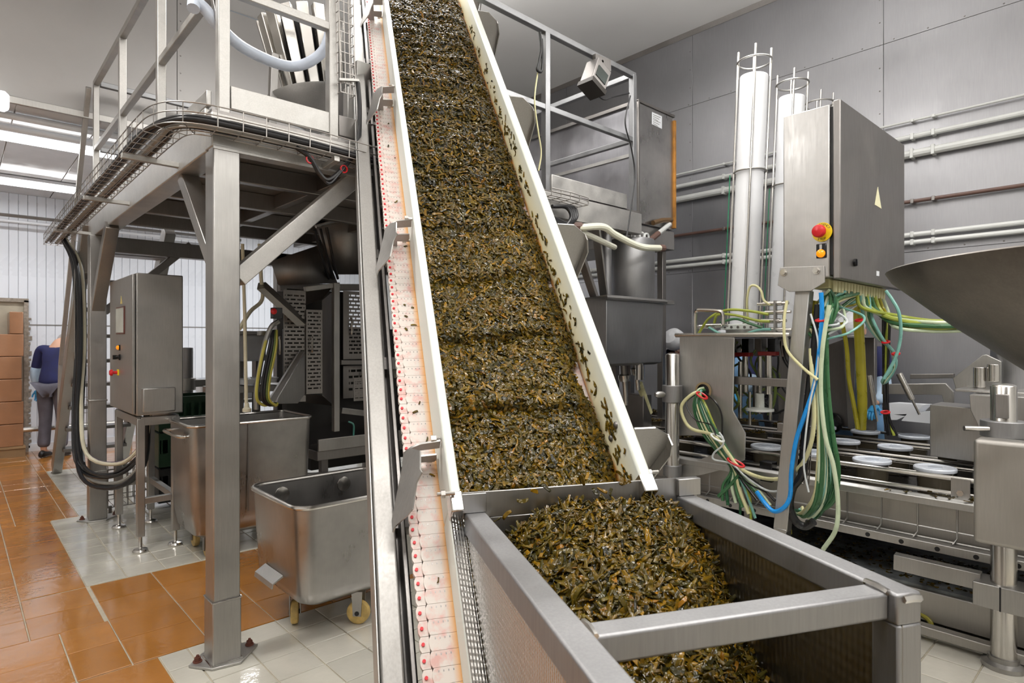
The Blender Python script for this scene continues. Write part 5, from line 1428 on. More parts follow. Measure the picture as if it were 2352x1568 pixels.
# ---- tall sensor posts at the machine's front edge
def round_post(name, label, x, y, z0, z1, r, collars):
    t = thing(name, label, 'post', (x, y, z0))
    m = MB(); m.lathe((x, y, z0), [(r, 0), (r, z1 - z0 - .008), (r - .006, z1 - z0), (r * .5, z1 - z0 + .006), (0, z1 - z0 + .008)], 32); m.build('tube', M['chrome'], t, sharp=60)
    for za, zb, rr2 in collars:
        m = MB(); m.cyl((x, y, za), (x, y, zb), rr2, None, 32); m.build('collar', M['rail'], t, bevel=.003)
    return t
p1 = round_post('sensor_post', 'upright polished round post with a thick collar beside the hopper plate', 3.645, 2.34, .0, 1.415, .047, ((1.085, 1.20, .067), (.58, .655, .062)))
c = Vector((3.645, 2.34, 1.14)); m = MB(); m.cyl(c, c + Vector((-.12, .04, 0)), .012, None, 10); m.lathe(c + Vector((-.075, .025, 0)), [(.02, 0), (.022, .01), (.022, .05), (.012, .065), (0, .067)], 14, (-.95, .3, 0)); m.build('clamp_lever', M['steel'], p1)
p2 = round_post('sensor_post', 'thick polished round post with slotted head at the right edge, carrying a grey box', 3.576, .537, .0, 1.30, .05, ((1.06, 1.135, .088),))
m = MB(); m.lathe((3.576, .537, 0), [(.085, 0), (.085, .02), (.06, .03), (.06, .05)], 28); m.build('base_flange', M['steel'], p2)
MB().box((3.5, .45, .275), (3.66, .64, .385)).build('clamp_block', M['steel'], p2, bevel=.004)
MB().box((3.498, .535, .275), (3.502, .541, .385)).build('clamp_slit', M['black'], p2)
m = MB(); m.poly([(3.56, .62, .405), (3.60, .62, .412), (3.60, .62, .40), (3.565, .62, .39), (3.56, .62, .33), (3.555, .62, .33)], (0, .36, 0)); m.build('splash_guard', M['steel'], p2, bevel=.003)
MB().box((3.522, .51, 1.15), (3.53, .56, 1.26)).build('slot', M['steel_dk'], p2, bevel=.004)
c = Vector((3.5, .58, 1.10)); m = MB(); m.cyl(c, c + Vector((-.06, .08, 0)), .012, None, 12); m.build('clamp_bolt', M['chrome'], p2)
gb = thing('grey_box', 'plain grey rounded steel box mounted on the round post at the right edge', 'box', (3.43, .3, .6))
MB().box((3.37, -.05, .6), (3.49, .615, 1.065)).build('housing', M['beige'], gb, bevel=.02, seg=4)
MB().box((3.49, .49, .75), (3.53, .58, .95)).build('bracket', M['steel'], gb)

# ---- big control box on its leaning post
BX0, BX1, BY0, BY1, BZ0, BZ1 = 3.30, 4.37, 1.195, 1.432, 1.83, 2.712
bx = thing('control_box', 'large grey control box with red stop button on a post, tubes hanging below', 'control box', (3.36, 1.45, 0))
MB().box((BX0, BY0, BZ0), (BX1, BY1, BZ1)).build('body', M['steel_tank'], bx, bevel=.006)
MB().box((BX0 - .005, 1.142, BZ0 - .012), (BX1, 1.178, BZ1 + .012)).build('door', M['steel_dk'], bx, bevel=.006, seg=3)
MB().box((BX0 + .012, 1.176, BZ0 + .012), (BX1 - .012, BY0 + .002, BZ1 - .012)).build('door_seal', M['black'], bx)
p = onY(1962, 603, 1.141); m = MB(); m.cyl(p, p + Vector((0, -.012, 0)), .02, None, 18); m.box((p.x - .004, p.y - .016, p.z - .016), (p.x + .004, p.y - .012, p.z + .016)); m.build('door_lock', M['black_gloss'], bx)
m = MB(); m.poly([onY(2016, 429, 1.1415), onY(2009, 470, 1.1415), onY(2024, 479, 1.1415)], (0, -.0015, 0)); m.build('warning_triangle', plain('pale_triangle', rgb(232, 228, 190), .4), bx)
m = MB(); m.poly([onY(2013, 622, 1.1415), onY(2019, 623, 1.1415), onY(2019, 634, 1.1415), onY(2013, 633, 1.1415)], (0, -.0015, 0)); m.build('small_label', M['paint_white'], bx)
def text_verts(s, size):
    cu = bpy.data.curves.new('t', 'FONT'); cu.body = s; cu.size = size; cu.align_x = 'CENTER'; cu.align_y = 'CENTER'
    ob = bpy.data.objects.new('t', cu); COL.objects.link(ob)
    bpy.context.view_layer.update()
    me = bpy.data.meshes.new_from_object(ob)
    V = [v.co.copy() for v in me.vertices]; F = [tuple(p_.vertices) for p_ in me.polygons]
    bpy.data.objects.remove(ob); bpy.data.curves.remove(cu); bpy.data.meshes.remove(me)
    return V, F
pc = onX(1889, 533, BX0)
m = MB(); m.lathe(pc + Vector((-.0, 0, 0)), [(.049, 0), (.049, .006), (0, .006)], 36, (-1, 0, 0)); dsc = m.build('stop_disc', M['yellow'], bx)
m = MB()
for word, rad, a0, stp in (('EMERGENCY', .038, 0, -.27), ('STOP', .038, pi, .3)):
    for i, ch in enumerate(word):
        a = a0 + (i - (len(word) - 1) / 2) * stp
        V, F = text_verts(ch, .017)
        up_ = a if a0 == 0 else a - pi
        R2 = Matrix.Rotation(up_, 3, 'Z')
        ctr2 = Vector((-sin(a) * rad, cos(a) * rad, 0)) if a0 == 0 else Vector((-sin(a) * rad, cos(a) * rad, 0))
        W_ = []
        for v in V:
            q = R2 @ v + ctr2
            W_.append(pc + Vector((-.0068, -q.x, q.y)))   # seen from -X: right is -Y
        m.add(W_, F)
m.build('stop_lettering', M['black'], dsc, fix=False)
m = MB(); m.lathe(pc + Vector((-.004, 0, 0)), [(.02, 0), (.02, .03), (.032, .034), (.033, .05), (.028, .06), (.012, .066), (0, .067)], 28, (-1, 0, 0)); m.build('stop_button', M['red'], bx)
p = onX(1887, 576, BX0); MB().box((BX0 - .006, p.y - .025, p.z - .037), (BX0, p.y + .025, p.z + .037)).build('lamp_plate', M['black_gloss'], bx, bevel=.003)
m = MB(); m.lathe(p + Vector((-.005, 0, -.014)), [(.021, 0), (.021, .010), (.012, .017), (0, .018)], 20, (-1, 0, 0)); m.build('amber_lamp', M['orange_lamp'], bx)
m = MB(); m.box((BX0 - .012, p.y - .006, p.z + .008), (BX0 - .006, p.y + .006, p.z + .032)); m.build('key_switch', M['steel_lt'], bx)
m = MB(); m.poly([onX(x, y, BX0 - .008) for x, y in ((1791, 614), (1893, 610), (1895, 648), (1862, 668), (1812, 670), (1786, 655))], (.006, 0, 0)); m.build('mounting_plate', M['steel'], bx, bevel=.002)
for x, y in ((1800, 626), (1875, 621)):
    p = onX(x, y, BX0 - .008); m = MB(); m.lathe(p, [(.019, 0), (.019, .004)], 16, (-1, 0, 0)); m.cyl(p + Vector((-.004, 0, 0)), p + Vector((-.016, 0, 0)), .014, None, 6); m.build('bolt', M['chrome'], bx)
a = onX(1848, 668, BX0 + .05); b = onX(1797, 1215, BX0 + .05)
MB().bar((a.x, a.y, a.z), (b.x, b.y, b.z), .062, .075, (0, 1, 0)).build('post', M['steel_lt'], bx, bevel=.004)
MB().box((b.x - .035, b.y - .035, 0), (b.x + .035, b.y + .035, b.z + .01)).build('post_foot', M['steel'], bx, bevel=.004)
# row of glands under the box
m = MB(); m.box((BX0 + .08, BY0 + .03, BZ0 - .05), (BX1 - .12, BY0 + .12, BZ0)); m.build('gland_rail', plain('cream_gland', rgb(190, 186, 140), .45), bx, bevel=.004)
gl0 = None
for k in range(18):
    x = BX0 + .12 + k * .046
    m = MB(); m.cyl((x, BY0 + .02, BZ0 - .01), (x, BY0 + .02, BZ0 - .07), .016, .013, 8)
    if gl0 is None: gl0 = m.build('gland', plain('cream_gland_b', rgb(196, 192, 150), .45), bx); gx = x
    else:
        c = gl0.copy(); COL.objects.link(c); c.location = (x - gx, 0, 0)

# ---- tubes and hoses
def hose_m(name, c, rough=.3): M[name] = plain(name, rgb(*c), rough, vary=.12, vscale=12)
for nm, c in (('tube_green', (58, 104, 66)), ('tube_pale', (186, 200, 170)), ('tube_lime', (150, 160, 62)), ('tube_teal', (116, 168, 158)), ('tube_cream', (208, 204, 158)), ('tube_blue', (22, 140, 220)), ('tube_olive', (138, 130, 30)), ('tube_black', (24, 24, 26)), ('tube_white', (206, 212, 214)), ('tube_dkgreen', (34, 82, 52))): hose_m(nm, c)
WORD = {'tube_green': 'green', 'tube_pale': 'pale green', 'tube_lime': 'lime green', 'tube_teal': 'teal', 'tube_cream': 'cream', 'tube_blue': 'bright blue', 'tube_olive': 'olive yellow', 'tube_black': 'black', 'tube_white': 'whitish', 'tube_dkgreen': 'dark green'}
def tube(pts, r, mt, where, group=None, n=44, seg=8, name='air_tube'):
    m = MB(); m.tube(crv(pts, n), r, seg); o = m.build(name, M[mt]); tag(o, WORD[mt] + ' ' + where, 'tube', group); return o
hr = random.Random(5)
J = lambda s: hr.uniform(-s, s)
def along(pix, X, jit=3.0, spread=None):
    """pixel guide line on the plane x = X (or a list of planes), with wander"""
    out = []
    for i, (x, y) in enumerate(pix):
        XX = X[i] if isinstance(X, (list, tuple)) else X
        j = jit if spread is None else spread[i]
        out.append(onX(x + J(j), y + J(j * .5), XX + J(.015)))
    return out
# (a) right-hand bundle sweeping from the glands behind the funnel
for k in range(7):
    x0 = BX0 + .45 + k * .075
    mt = ['tube_lime', 'tube_pale', 'tube_lime', 'tube_green', 'tube_lime', 'tube_olive', 'tube_pale'][k]
    P = [Vector((x0, BY0 + .02, BZ0 - .06)), Vector((x0 + .03, BY0 + .0, BZ0 - .14))] + [onX(2055 + J(8), 722 + k * 5 + J(4), 3.98 + J(.03)), onX(2130 + J(6), 736 + k * 4, 4.0 + J(.03)), onX(2215, 735 + k * 4, 4.05 + J(.02)), onX(2330, 725 + k * 4, 4.1)]
    tube(P, hr.uniform(.010, .014), mt, 'tube bending from the control box towards the dark funnel, %s from the left' % ORD[k], 'tubes sweeping right below the control box')
# (b) bundle dropping along the post
SPS = [random.Random(50 + k).uniform(-1, 1) for k in range(20)]
for k in range(20):
    x0 = BX0 + .10 + (k % 9) * .05
    mt = ['tube_green', 'tube_pale', 'tube_green', 'tube_teal', 'tube_dkgreen', 'tube_pale', 'tube_green', 'tube_cream', 'tube_dkgreen', 'tube_green'][k % 10]
    sp = SPS[k]
    P = [Vector((x0, BY0 + .03 + J(.02), BZ0 - .06)), onX(1890 + k * 1.4 + J(8), 705 + J(10), 3.40)] + [onX(1886 + sp * 14, 800 + J(8), 3.37), onX(1890 + sp * 14, 900, 3.37), onX(1897 + sp * 18, 1000 + J(6), 3.37), onX(1902 + sp * 26, 1080 + J(8), 3.38), onX(1893 + sp * 24, 1140 + J(12), 3.40), onX(1862 + sp * 16, 1180 + J(10), 3.44), onX(1835 + J(10), 1172 + J(8), 3.5)]
    tube(P, hr.uniform(.007, .010), mt, 'tube in the bundle beside the control box post, %s from its left' % ORD[sorted(SPS).index(sp)], 'tubes hanging beside the post')
# (c) single lines worth telling apart
tube(along(((1886, 672), (1888, 720), (1882, 800), (1872, 880), (1850, 950), (1828, 1010), (1818, 1080), (1814, 1140), (1800, 1166), (1778, 1174), (1757, 1155), (1738, 1128)), 3.30, 1), .0115, 'tube_blue', 'hose snaking down along the control box post', None, 70, 10)
tube(along(((1872, 690), (1850, 800), (1834, 900), (1824, 1000), (1816, 1090), (1806, 1150), (1812, 1225)), 3.41, 1), .015, 'tube_olive', 'hose close behind the control box post', None, 60, 10)
tube(along(((1975, 640), (1972, 720), (1976, 820), (1980, 920), (1978, 985)), 4.25, .5), .030, 'tube_olive', 'thick hose hanging straight down behind the post tubes', None, 40, 12)
tube(along(((1880, 700), (1868, 820), (1856, 930), (1846, 1030), (1842, 1090), (1822, 1120), (1815, 1160), (1828, 1196), (1850, 1208), (1868, 1198)), 3.36, 1), .021, 'tube_black', 'thick cable curling at the foot of the control box post', None, 60, 10)
tube(along(((1808, 690), (1800, 740), (1806, 800), (1840, 840), (1878, 872)), 3.28, 1), .008, 'tube_cream', 'tube crossing in front of the control box post')
tube(along(((1905, 700), (1890, 800), (1885, 900), (1895, 1000), (1915, 1070), (1925, 1150), (1920, 1215), (1890, 1262)), 3.29, 1), .011, 'tube_pale', 'tube hanging lowest, its free end above the trough', None, 60, 10)
tube(along(((1860, 720), (1880, 780), (1876, 850), (1862, 920), (1850, 1000), (1848, 1070), (1856, 1130)), 3.29, 2), .005, 'tube_white', 'thin wire running down beside the blue hose')
tube(along(((2035, 668), (2050, 690), (2066, 720), (2068, 770), (2058, 820), (2030, 870)), 3.9, 1), .009, 'tube_teal', 'tube looping down below the right end of the control box')
for k, mt in enumerate(('tube_teal', 'tube_pale', 'tube_green', 'tube_teal')):
    tube([Vector((BX0 + .5 + .05 * k, BY0 + .02, BZ0 - .06)), onX(1985 + k * 6, 730, 3.9), onX(2010 + k * 6, 770 + k * 3, 3.95), onX(2045 + k * 3, 800 + k * 4, 4.0), onX(2058 - k * 3, 835 + k * 4, 4.0), onX(2040 - k * 4, 872, 4.02), onX(2028, 880, 4.05)], .009, mt, 'tube of the looped red-tied group below the control box, %s from inside' % ORD[3 - k], 'looped tubes right of the post')
for k, mt in enumerate(('tube_black', 'tube_black', 'tube_lime', 'tube_black')):
    tube(along(((2030 + k * 4, 730), (2030 + k * 3, 830), (2032 + k * 2, 900), (2034 + k * 3, 960), (2040 + k * 6, 1000)), 4.3, 2), .008, mt, 'cable dropping straight to the filling lanes, %s right of the olive hose' % ORD[k], 'cables dropping to the lanes')
tube(along(((1935, 740), (1945, 800), (1950, 870), (1962, 930), (1970, 985)), 4.2, 1), .013, 'tube_olive', 'narrow hose hanging left of the thick olive hose', None, 30)
for x, y, X_, w in ((1888, 735, 3.33, .05), (2036, 785, 3.97, .035), (2059, 812, 3.97, .035), (2035, 946, 4.26, .045), (1975, 735, 3.85, .04)):
    p = onX(x, y, X_); m = MB(); m.tube([p + Vector((-.012 + .022 * cos(a), w * sin(a) * .5, .006 * cos(a))) for a in np.linspace(0, 2 * pi, 18)[:-1]], .006, 6, closed=True)
    tag(m.build('cable_tie', M['red']), 'red tie round the tubes ' + {1888: 'at the top of the post bundle', 2036: 'of the looped group, upper', 2059: 'of the looped group, outer', 2035: 'dropping to the lanes', 1975: 'next to the thick olive hose'}[x], 'cable tie')
# loose tangle right under the glands
for k in range(12):
    x0 = BX0 + .08 + k * .06
    mt = ['tube_pale', 'tube_white', 'tube_green', 'tube_cream', 'tube_teal', 'tube_pale', 'tube_lime', 'tube_green', 'tube_pale', 'tube_olive', 'tube_teal', 'tube_white'][k]
    x1 = 1885 + hr.uniform(-10, 95)
    tube([Vector((x0, BY0 + .03, BZ0 - .06)), onX(1880 + k * 9, 695 + J(8), 3.42 + k * .04), onX(x1 + J(30), 725 + J(14), 3.4 + k * .03), onX(x1 - 15 + J(14), 755 + J(12), 3.38), onX(1880 + J(14), 775 + J(15), 3.37), onX(1884 + J(8), 840 + J(20), 3.37)], hr.uniform(.005, .009), mt, 'tube of the loose tangle right under the control box, %s from the left' % ORD[k], 'tangled tubes under the control box')
# (d) bundle out of the gantry's hole
hole = onX(1615, 897, XG)
for k in range(13):
    mt = ['tube_green', 'tube_dkgreen', 'tube_pale', 'tube_green', 'tube_cream', 'tube_black', 'tube_green', 'tube_teal', 'tube_dkgreen', 'tube_pale', 'tube_black', 'tube_green', 'tube_lime'][k]
    o_ = (k - 6) / 6
    end = [(1660, 1150), (1672, 1160), (1690, 1155), (1705, 1165), (1720, 1180), (1740, 1150), (1755, 1150), (1735, 1190), (1700, 1190), (1770, 1160), (1780, 1150), (1650, 1140), (1725, 1205)][k]
    P = [hole + Vector((.0, J(.02), J(.02))), hole + Vector((-.05, J(.015), -.01 + J(.01)))] + [onX(1608 + o_ * 14, 935 + J(3), 3.63), onX(1630 + o_ * 17, 990 + J(3), 3.63), onX(1660 + o_ * 14, 1035 + J(3), 3.63), onX(1690 + o_ * 10, 1078 + J(2), 3.62), onX((1690 + end[0]) / 2 + o_ * 14, (1078 + end[1]) / 2, 3.60), onX(end[0], end[1], 3.58)]
    tube(P, hr.uniform(.008, .012), mt, 'tube in the bundle from the gantry cable hole, %s counted from the left' % ORD[k], 'tubes out of the gantry hole')
tube([hole, onX(1590, 905, 3.64), onX(1566, 930, 3.62), onX(1570, 960, 3.62), onX(1590, 985, 3.62), onX(1640, 1000, 3.62), onX(1672, 1040, 3.61), onX(1700, 1075, 3.6), onX(1750, 1097, 3.5), onX(1800, 1097, 3.42), onX(1840, 1068, 3.36), onX(1862, 1020, 3.34), onX(1870, 960, 3.34), onX(1866, 880, 3.34), onX(1862, 800, 3.36)], .011, 'tube_cream', 'tube making a loop at the gantry hole and rising to the post', None, 80, 10)
tube([hole, onX(1645, 925, 3.66), onX(1658, 955, 3.66), onX(1660, 1000, 3.66), onX(1672, 1040, 3.62), onX(1690, 1078, 3.6), onX(1720, 1110, 3.58), onX(1760, 1130, 3.5)], .0055, 'tube_black', 'thin wire standing off the bundle at the gantry hole', None, 50)
tube([hole, onX(1580, 918, 3.64), onX(1580, 940, 3.62), onX(1600, 965, 3.62), onX(1632, 975, 3.62), onX(1645, 1000, 3.6)], .0045, 'tube_black', 'thin wire bowing left of the gantry hole bundle')
tube([onX(1652, 993, 3.61), onX(1660, 1005, 3.6), onX(1660, 1022, 3.6), onX(1640, 1040, 3.6), onX(1640, 1055, 3.6), onX(1680, 1065, 3.6), onX(1720, 1100, 3.56), onX(1770, 1128, 3.46), onX(1815, 1112, 3.4), onX(1850, 1060, 3.36)], .006, 'tube_white', 'thin tube wandering over the gantry hole bundle')
for x, y, X_, w, c in ((1690, 1062, 3.60, .075, 'red'), (1612, 908, 3.64, .05, 'red'), (1648, 1005, 3.6, .06, 'white_plastic')):
    p = onX(x, y, X_); dv = Vector((0, w * .7, .018)); m = MB(); m.tube([p + Vector((-.024 * cos(a), 0, -.006 * cos(a))) + dv * sin(a) * -1 for a in np.linspace(0, 2 * pi, 20)[:-1]], .007, 6, closed=True)
    tag(m.build('cable_tie', M[c]), {1690: 'wide red tie round the lower part of the gantry bundle', 1612: 'red tie round the tubes right at the gantry hole', 1648: 'white tie round the middle of the gantry bundle'}[x], 'cable tie')
# (e) tubes lying on the gantry top and from the valves
tube([onX(1770, 700, 3.84), onX(1755, 690, 3.84), onX(1748, 668, 3.84), onX(1735, 656, 3.84), onX(1722, 660, 3.84), onX(1716, 690, 3.84), onX(1718, 740, 3.86)], .008, 'tube_cream', 'tube arching up above the valves on the gantry')
for k, (mt, pts) in enumerate((('tube_lime', ((1605, 765), (1630, 730), (1670, 712), (1720, 714), (1765, 722))), ('tube_lime', ((1640, 742), (1650, 722), (1690, 724), (1740, 736), (1768, 738))), ('tube_teal', ((1628, 752), (1660, 768), (1700, 770), (1740, 758), (1770, 756))), ('tube_green', ((1655, 740), (1690, 732), (1720, 742), (1750, 752))))):
    tube([onX(x, y, 3.80) for x, y in pts], .009, mt, 'tube lying across the top of the gantry, ' + ('upper', 'second', 'lowest', 'short')[k] + ' one')
tr4 = wire_tray('post_cable_tray', 'narrow upright wire tray fixed along the control box post', [onX(1868, 700, 3.43), onX(1856, 900, 3.43), onX(1842, 1110, 3.43)], .07, .05, (-1, 0, 0), .16, .004)
# yellow lead below the trough
tube([Vector((3.72, .95, .1)), onX(2138, 1430, 3.69), onX(2118, 1468, 3.66), onX(2098, 1482, 3.66)], .012, 'tube_olive', 'lead hanging under the trough lip near the hopper corner post', name='floor_lead')
# ================================================================ tank, vessels, wall pipes, funnel, people
def pipe(name, label, path, r, mat, n=None, cat='pipe', parent=None):
    m = MB(); m.tube(crv(path, n) if n else path, r, 10); o = m.build(name, mat, parent)
    if parent is None: tag(o, label, cat)
    return o
M['pvc'] = plain('white_pipe', rgb(206, 208, 206), .35, vary=.05)
M['brownpipe'] = plain('brown_pipe', rgb(98, 74, 66), .45)
for z, r, mt, lb in ((3.36, .010, 'pvc', 'thin topmost conduit on the right wall'), (3.225, .022, 'pvc', 'white pipe just above the thick one on the right wall'), (3.08, .034, 'pvc', 'thick white pipe with clamps on the right wall'), (2.68, .016, 'brownpipe', 'thin brown pipe on the right wall'), (2.40, .020, 'pvc', 'upper of the twin white pipes on the right wall'), (2.335, .020, 'pvc', 'lower of the twin white pipes on the right wall')):
    t = thing('wall_pipe', lb, 'pipe', (XW - .05, 2, z))
    pipe('run', '', [(XW - .05, -1.5, z), (XW - .05, 6.4, z)], r, M[mt], parent=t)
    for y in (1.35, 1.5, 3.2, 5.0):
        MB().box((XW - .055 - r, y - .012, z - r * 1.2), (XW - .004, y + .012, z + r * 1.2)).build('clamp', M['pvc'] if mt == 'pvc' else M['steel_dk'], t, bevel=.003)
# tank with narrow front on the right end of the platform
tk = thing('feed_tank', 'tall square steel tank with a rust streaked edge at the right end of the platform', 'tank', (4.72, 3.9, 2.5))
MB().box((4.43, 3.22, 2.53), (4.99, 4.6, 3.60)).build('tank_body', steel('tank_side', (0.42, 0.42, 0.45), .3, .2, 2.5), tk, bevel=.006)
MB().box((4.44, 3.19, 2.54), (4.98, 3.218, 3.60)).build('front_panel', M['steel_tank'], tk, bevel=.005)
m = MB(); m.box((4.425, 3.18, 2.53), (4.45, 3.22, 3.62)); m.box((4.425, 3.18, 3.60), (5.0, 3.225, 3.625)); m.build('panel_frame', M['steel_dk'], tk, bevel=.004)
MB().bar((4.992, 3.185, 2.56), (4.992, 3.185, 3.57), .03, .03, (0, 1, 0)).build('rusty_edge', plain('rust_streak', rgb(176, 122, 52), .5, .2, vary=.4, vscale=9), tk, bevel=.003)
MB().box((4.40, 3.2, 2.36), (5.02, 4.7, 2.53)).build('tank_base', M['steel'], tk, bevel=.004)
MB().bar((4.425, 3.25, 3.15), (4.425, 4.6, 3.15), .012, .03).build('side_rib', M['steel_lt'], tk)
MB().bar((4.42, 3.25, 3.60), (4.42, 4.6, 3.60), .03, .03).build('side_rib', M['steel_dk'], tk)
a, b = onY(1497, 258, 3.188), onY(1521, 296, 3.188)
lab = MB().poly([onY(1497, 257, 3.188), onY(1520, 267, 3.188), onY(1520, 296, 3.188), onY(1497, 285, 3.188)], (0, -.002, 0)).build('paper_notice', M['paint_white'], tk)
m = MB()
for k in range(6): m.bar(onY(1500, 263 + k * 4, 3.1855), onY(1517 - (k % 3) * 3, 270 + k * 4, 3.1855), .004, .003)
m.build('notice_lines', M['cable_gry'], lab)
for x in (4.46, 4.96):
    for y in (3.3, 4.6): MB().box((x - .03, y - .03, 0), (x + .03, y + .03, 2.36)).build('leg', M['steel_dk'], tk, bevel=.003)
pipe('drain_pipe', 'white and brown drain pipe leaving the foot of the square tank', [onY(1538, 515, 3.16), onY(1512, 536, 3.14)], .022, M['pvc'])
pipe('drain_elbow', 'rusty brown elbow between the drain pipe and the round vessel', [onY(1512, 536, 3.14), onY(1488, 556, 3.13), onY(1478, 560, 3.13)], .026, M['brownpipe'])
pipe('tank_valve', 'small brass valve under the rusty edge of the tank', [onY(1500, 512, 3.16), onY(1520, 506, 3.16), onY(1542, 505, 3.16)], .022, plain('brass', rgb(126, 100, 70), .4, .6))
# round vessel and the square dosing hopper under it
YV = 3.15
rv = thing('round_vessel', 'pale round steel vessel standing on the square dosing hopper', 'vessel', onY(1451, 695, YV))
a = onY(1451, 695, YV); b = onY(1451, 552, YV); rad = (onY(1490, 640, YV) - onY(1412, 640, YV)).length * .5 * .80
m = MB(); m.lathe((a.x, a.y, a.z), [(rad * .98, 0), (rad, .01), (rad, b.z - a.z - .02), (rad * .96, b.z - a.z), (rad * .3, b.z - a.z + .02), (0, b.z - a.z + .022)], 36); m.build('shell', M['rail'], rv, sharp=50)
for dx in (-.08, .05, .12):
    m = MB(); m.tube(crv([(a.x + dx, a.y - .05, b.z), (a.x + dx, a.y - .05, b.z + .06), (a.x + dx + .05, a.y - .05, b.z + .06), (a.x + dx + .05, a.y - .05, b.z)], 14), .01, 6); m.build('lid_clip', M['pvc'], rv)
sh = thing('dosing_hopper', 'square steel dosing hopper with a rolled rim above the filling lanes', 'hopper', onY(1410, 830, YV))
zr, zb_ = onY(1450, 695, YV).z, onY(1450, 830, YV).z
x0, x1 = onY(1335, 700, YV).x, onY(1467, 700, YV).x
m = MB()
def ring4(e, z): return [Vector((x0 + e, YV - .25 + e, z)), Vector((x1 - e, YV - .25 + e, z)), Vector((x1 - e, YV + .25 - e, z)), Vector((x0 + e, YV + .25 - e, z))]
m.loft([ring4(.05, zb_ - .02), ring4(.01, zb_), ring4(0, zr), ring4(.012, zr), ring4(.02, zb_ + .02)], True, True); m.build('body', M['rail'], sh, bevel=.004)
m = MB(); m.tube([p for p in ring4(-.01, zr)], .02, 8, closed=True); m.build('rim', M['steel'], sh)
p_ = (x1 + .05, YV - .25, zr); MB().box((x1 - .04, YV - .27, zr - .02), (x1 + .14, YV + .1, zr + .015)).build('rim_shelf', M['steel'], sh, bevel=.004)
for px, y0_, y1_, dx in ((1432, 830, 930, 0), (1460, 830, 895, 0)):
    q0, q1 = onY(px, y0_, YV - .1), onY(px + 6, y1_, YV - .1)
    m = MB(); m.cyl(q0, q0.lerp(q1, .45), .03, .026, 14); m.build('spout', M['steel_dk'], sh)
    m = MB(); m.lathe(q0.lerp(q1, .45), [(.045, 0), (.048, .02), (.048, .05), (.03, .06)], 18, (q0 - q1)); m.build('spout_nut', M['chrome'], sh)
    m = MB(); m.cyl(q0.lerp(q1, .45), q1, .024, .02, 14); m.build('spout_tip', M['chrome'], sh)
q0, q1 = onY(1468, 880, YV - .1), onY(1492, 948, YV - .1)
m = MB(); m.cyl(q0, q1, .030, .028, 14); m.build('filling_hose', M['tube_cream'], sh)
for x in (x0 + .06, x1 - .06):
    MB().box((x - .025, YV + .18, .62), (x + .025, YV + .23, zb_)).build('support_leg', M['steel_dk'], sh, bevel=.003)
p = onY(1470, 838, YV - .2); m = MB(); m.cyl(p, p + Vector((0, 0, .2)), .028, None, 14); m.cyl(p - Vector((0, 0, .12)), p, .036, None, 14); m.build('side_actuator', M['chrome'], sh)
MB().box((x1 - .1, YV - .12, .75), (x1 + .02, YV + .1, 1.05)).build('drive_housing', M['steel_dk'], sh, bevel=.006)
pipe('cream_hose', 'cream hose curving from the platform edge to the top of the round vessel', [onY(1318, 520, 2.95), onY(1335, 522, 2.93), onY(1385, 521, 2.9), onY(1415, 540, 2.88), onY(1470, 566, 2.85), onY(1520, 570, 2.85)], .026, M['tube_cream_l'] if 'tube_cream_l' in M else plain('pale_hose', rgb(214, 214, 196), .35), 40, 'hose')
pipe('cream_hose', 'shorter cream hose sloping below the first one to the round vessel', [onY(1334, 532, 2.96), onY(1370, 548, 2.96), onY(1412, 568, 2.98)], .022, plain('pale_hose_b', rgb(214, 214, 200), .35), 20, 'hose')
pipe('hose_coupling', 'brown coupling at the end of the cream hoses', [onY(1305, 520, 2.95), onY(1334, 521, 2.94)], .034, M['brownpipe'])
pipe('hose_coupling', 'brown end cap on the upper cream hose under the tank', [onY(1515, 570, 2.85), onY(1524, 570, 2.85)], .03, M['brownpipe'])
# tray end and black hose loops right of the conveyor
tr5 = wire_tray('right_cable_tray', 'end of a wire tray with black hose loops right of the conveyor', [onY(1250, 452, 2.95), onY(1295, 462, 2.95), onY(1334, 474, 2.95)], .14, .05, (0, 0, 1), .08, .004)
for k in range(4):
    pipe('black_hose', 'black hose looping out of the tray end right of the conveyor, ' + ('outermost', 'second', 'third', 'innermost')[k], [onY(1268, 474, 2.92), onY(1300 + k * 5, 476, 2.92), onY(1312 + k * 4, 498, 2.9), onY(1296 + k * 3, 520 - k * 2, 2.9), onY(1272, 512 - k * 4, 2.92)], .014, M['cable_blk'], 26, 'hose')
# lamp-like terminal hanging on the handrail, hook and cords
tm = thing('rail_terminal', 'small dark steel terminal box hung under the right handrail', 'terminal', onY(1370, 205, 3.0))
c = onY(1368, 178, 3.0); u = (onY(1352, 208, 3.0) - onY(1372, 150, 3.0)).normalized(); rgt = Vector((1, 0, 0)); rgt = (rgt - u * u.dot(rgt)).normalized(); fw = u.cross(rgt)
m = MB(); m.obox(c, rgt * .085, u * .10, fw * .06); m.build('case', M['steel_dk'], tm, bevel=.006)
m = MB(); m.obox(c - fw * .062 * (1 if fw.y > 0 else -1), rgt * .06, u * .045, fw * .004); m.build('display', plain('display_glass', rgb(70, 76, 74), .12), tm)
m = MB(); m.obox(c + u * .105, rgt * .085, u * .02, fw * .075); m.build('hood', plain('dark_hood', rgb(48, 44, 40), .4, .5), tm)
m = MB(); m.bar(onY(1365, 138, 3.0), onY(1400, 152, 3.0), .03, .09); m.bar(c - u * .1, onY(1382, 140, 3.0), .03, .02); m.build('hanger', M['steel_dk'], tm)
pipe('thin_cord', 'black cord drooping from the rail terminal to the corner post', [c + u * .1, onY(1385, 228, 3.0), onY(1410, 222, 3.02), onY(1445, 214, 3.03)], .006, M['cable_blk'], 24, 'cord')
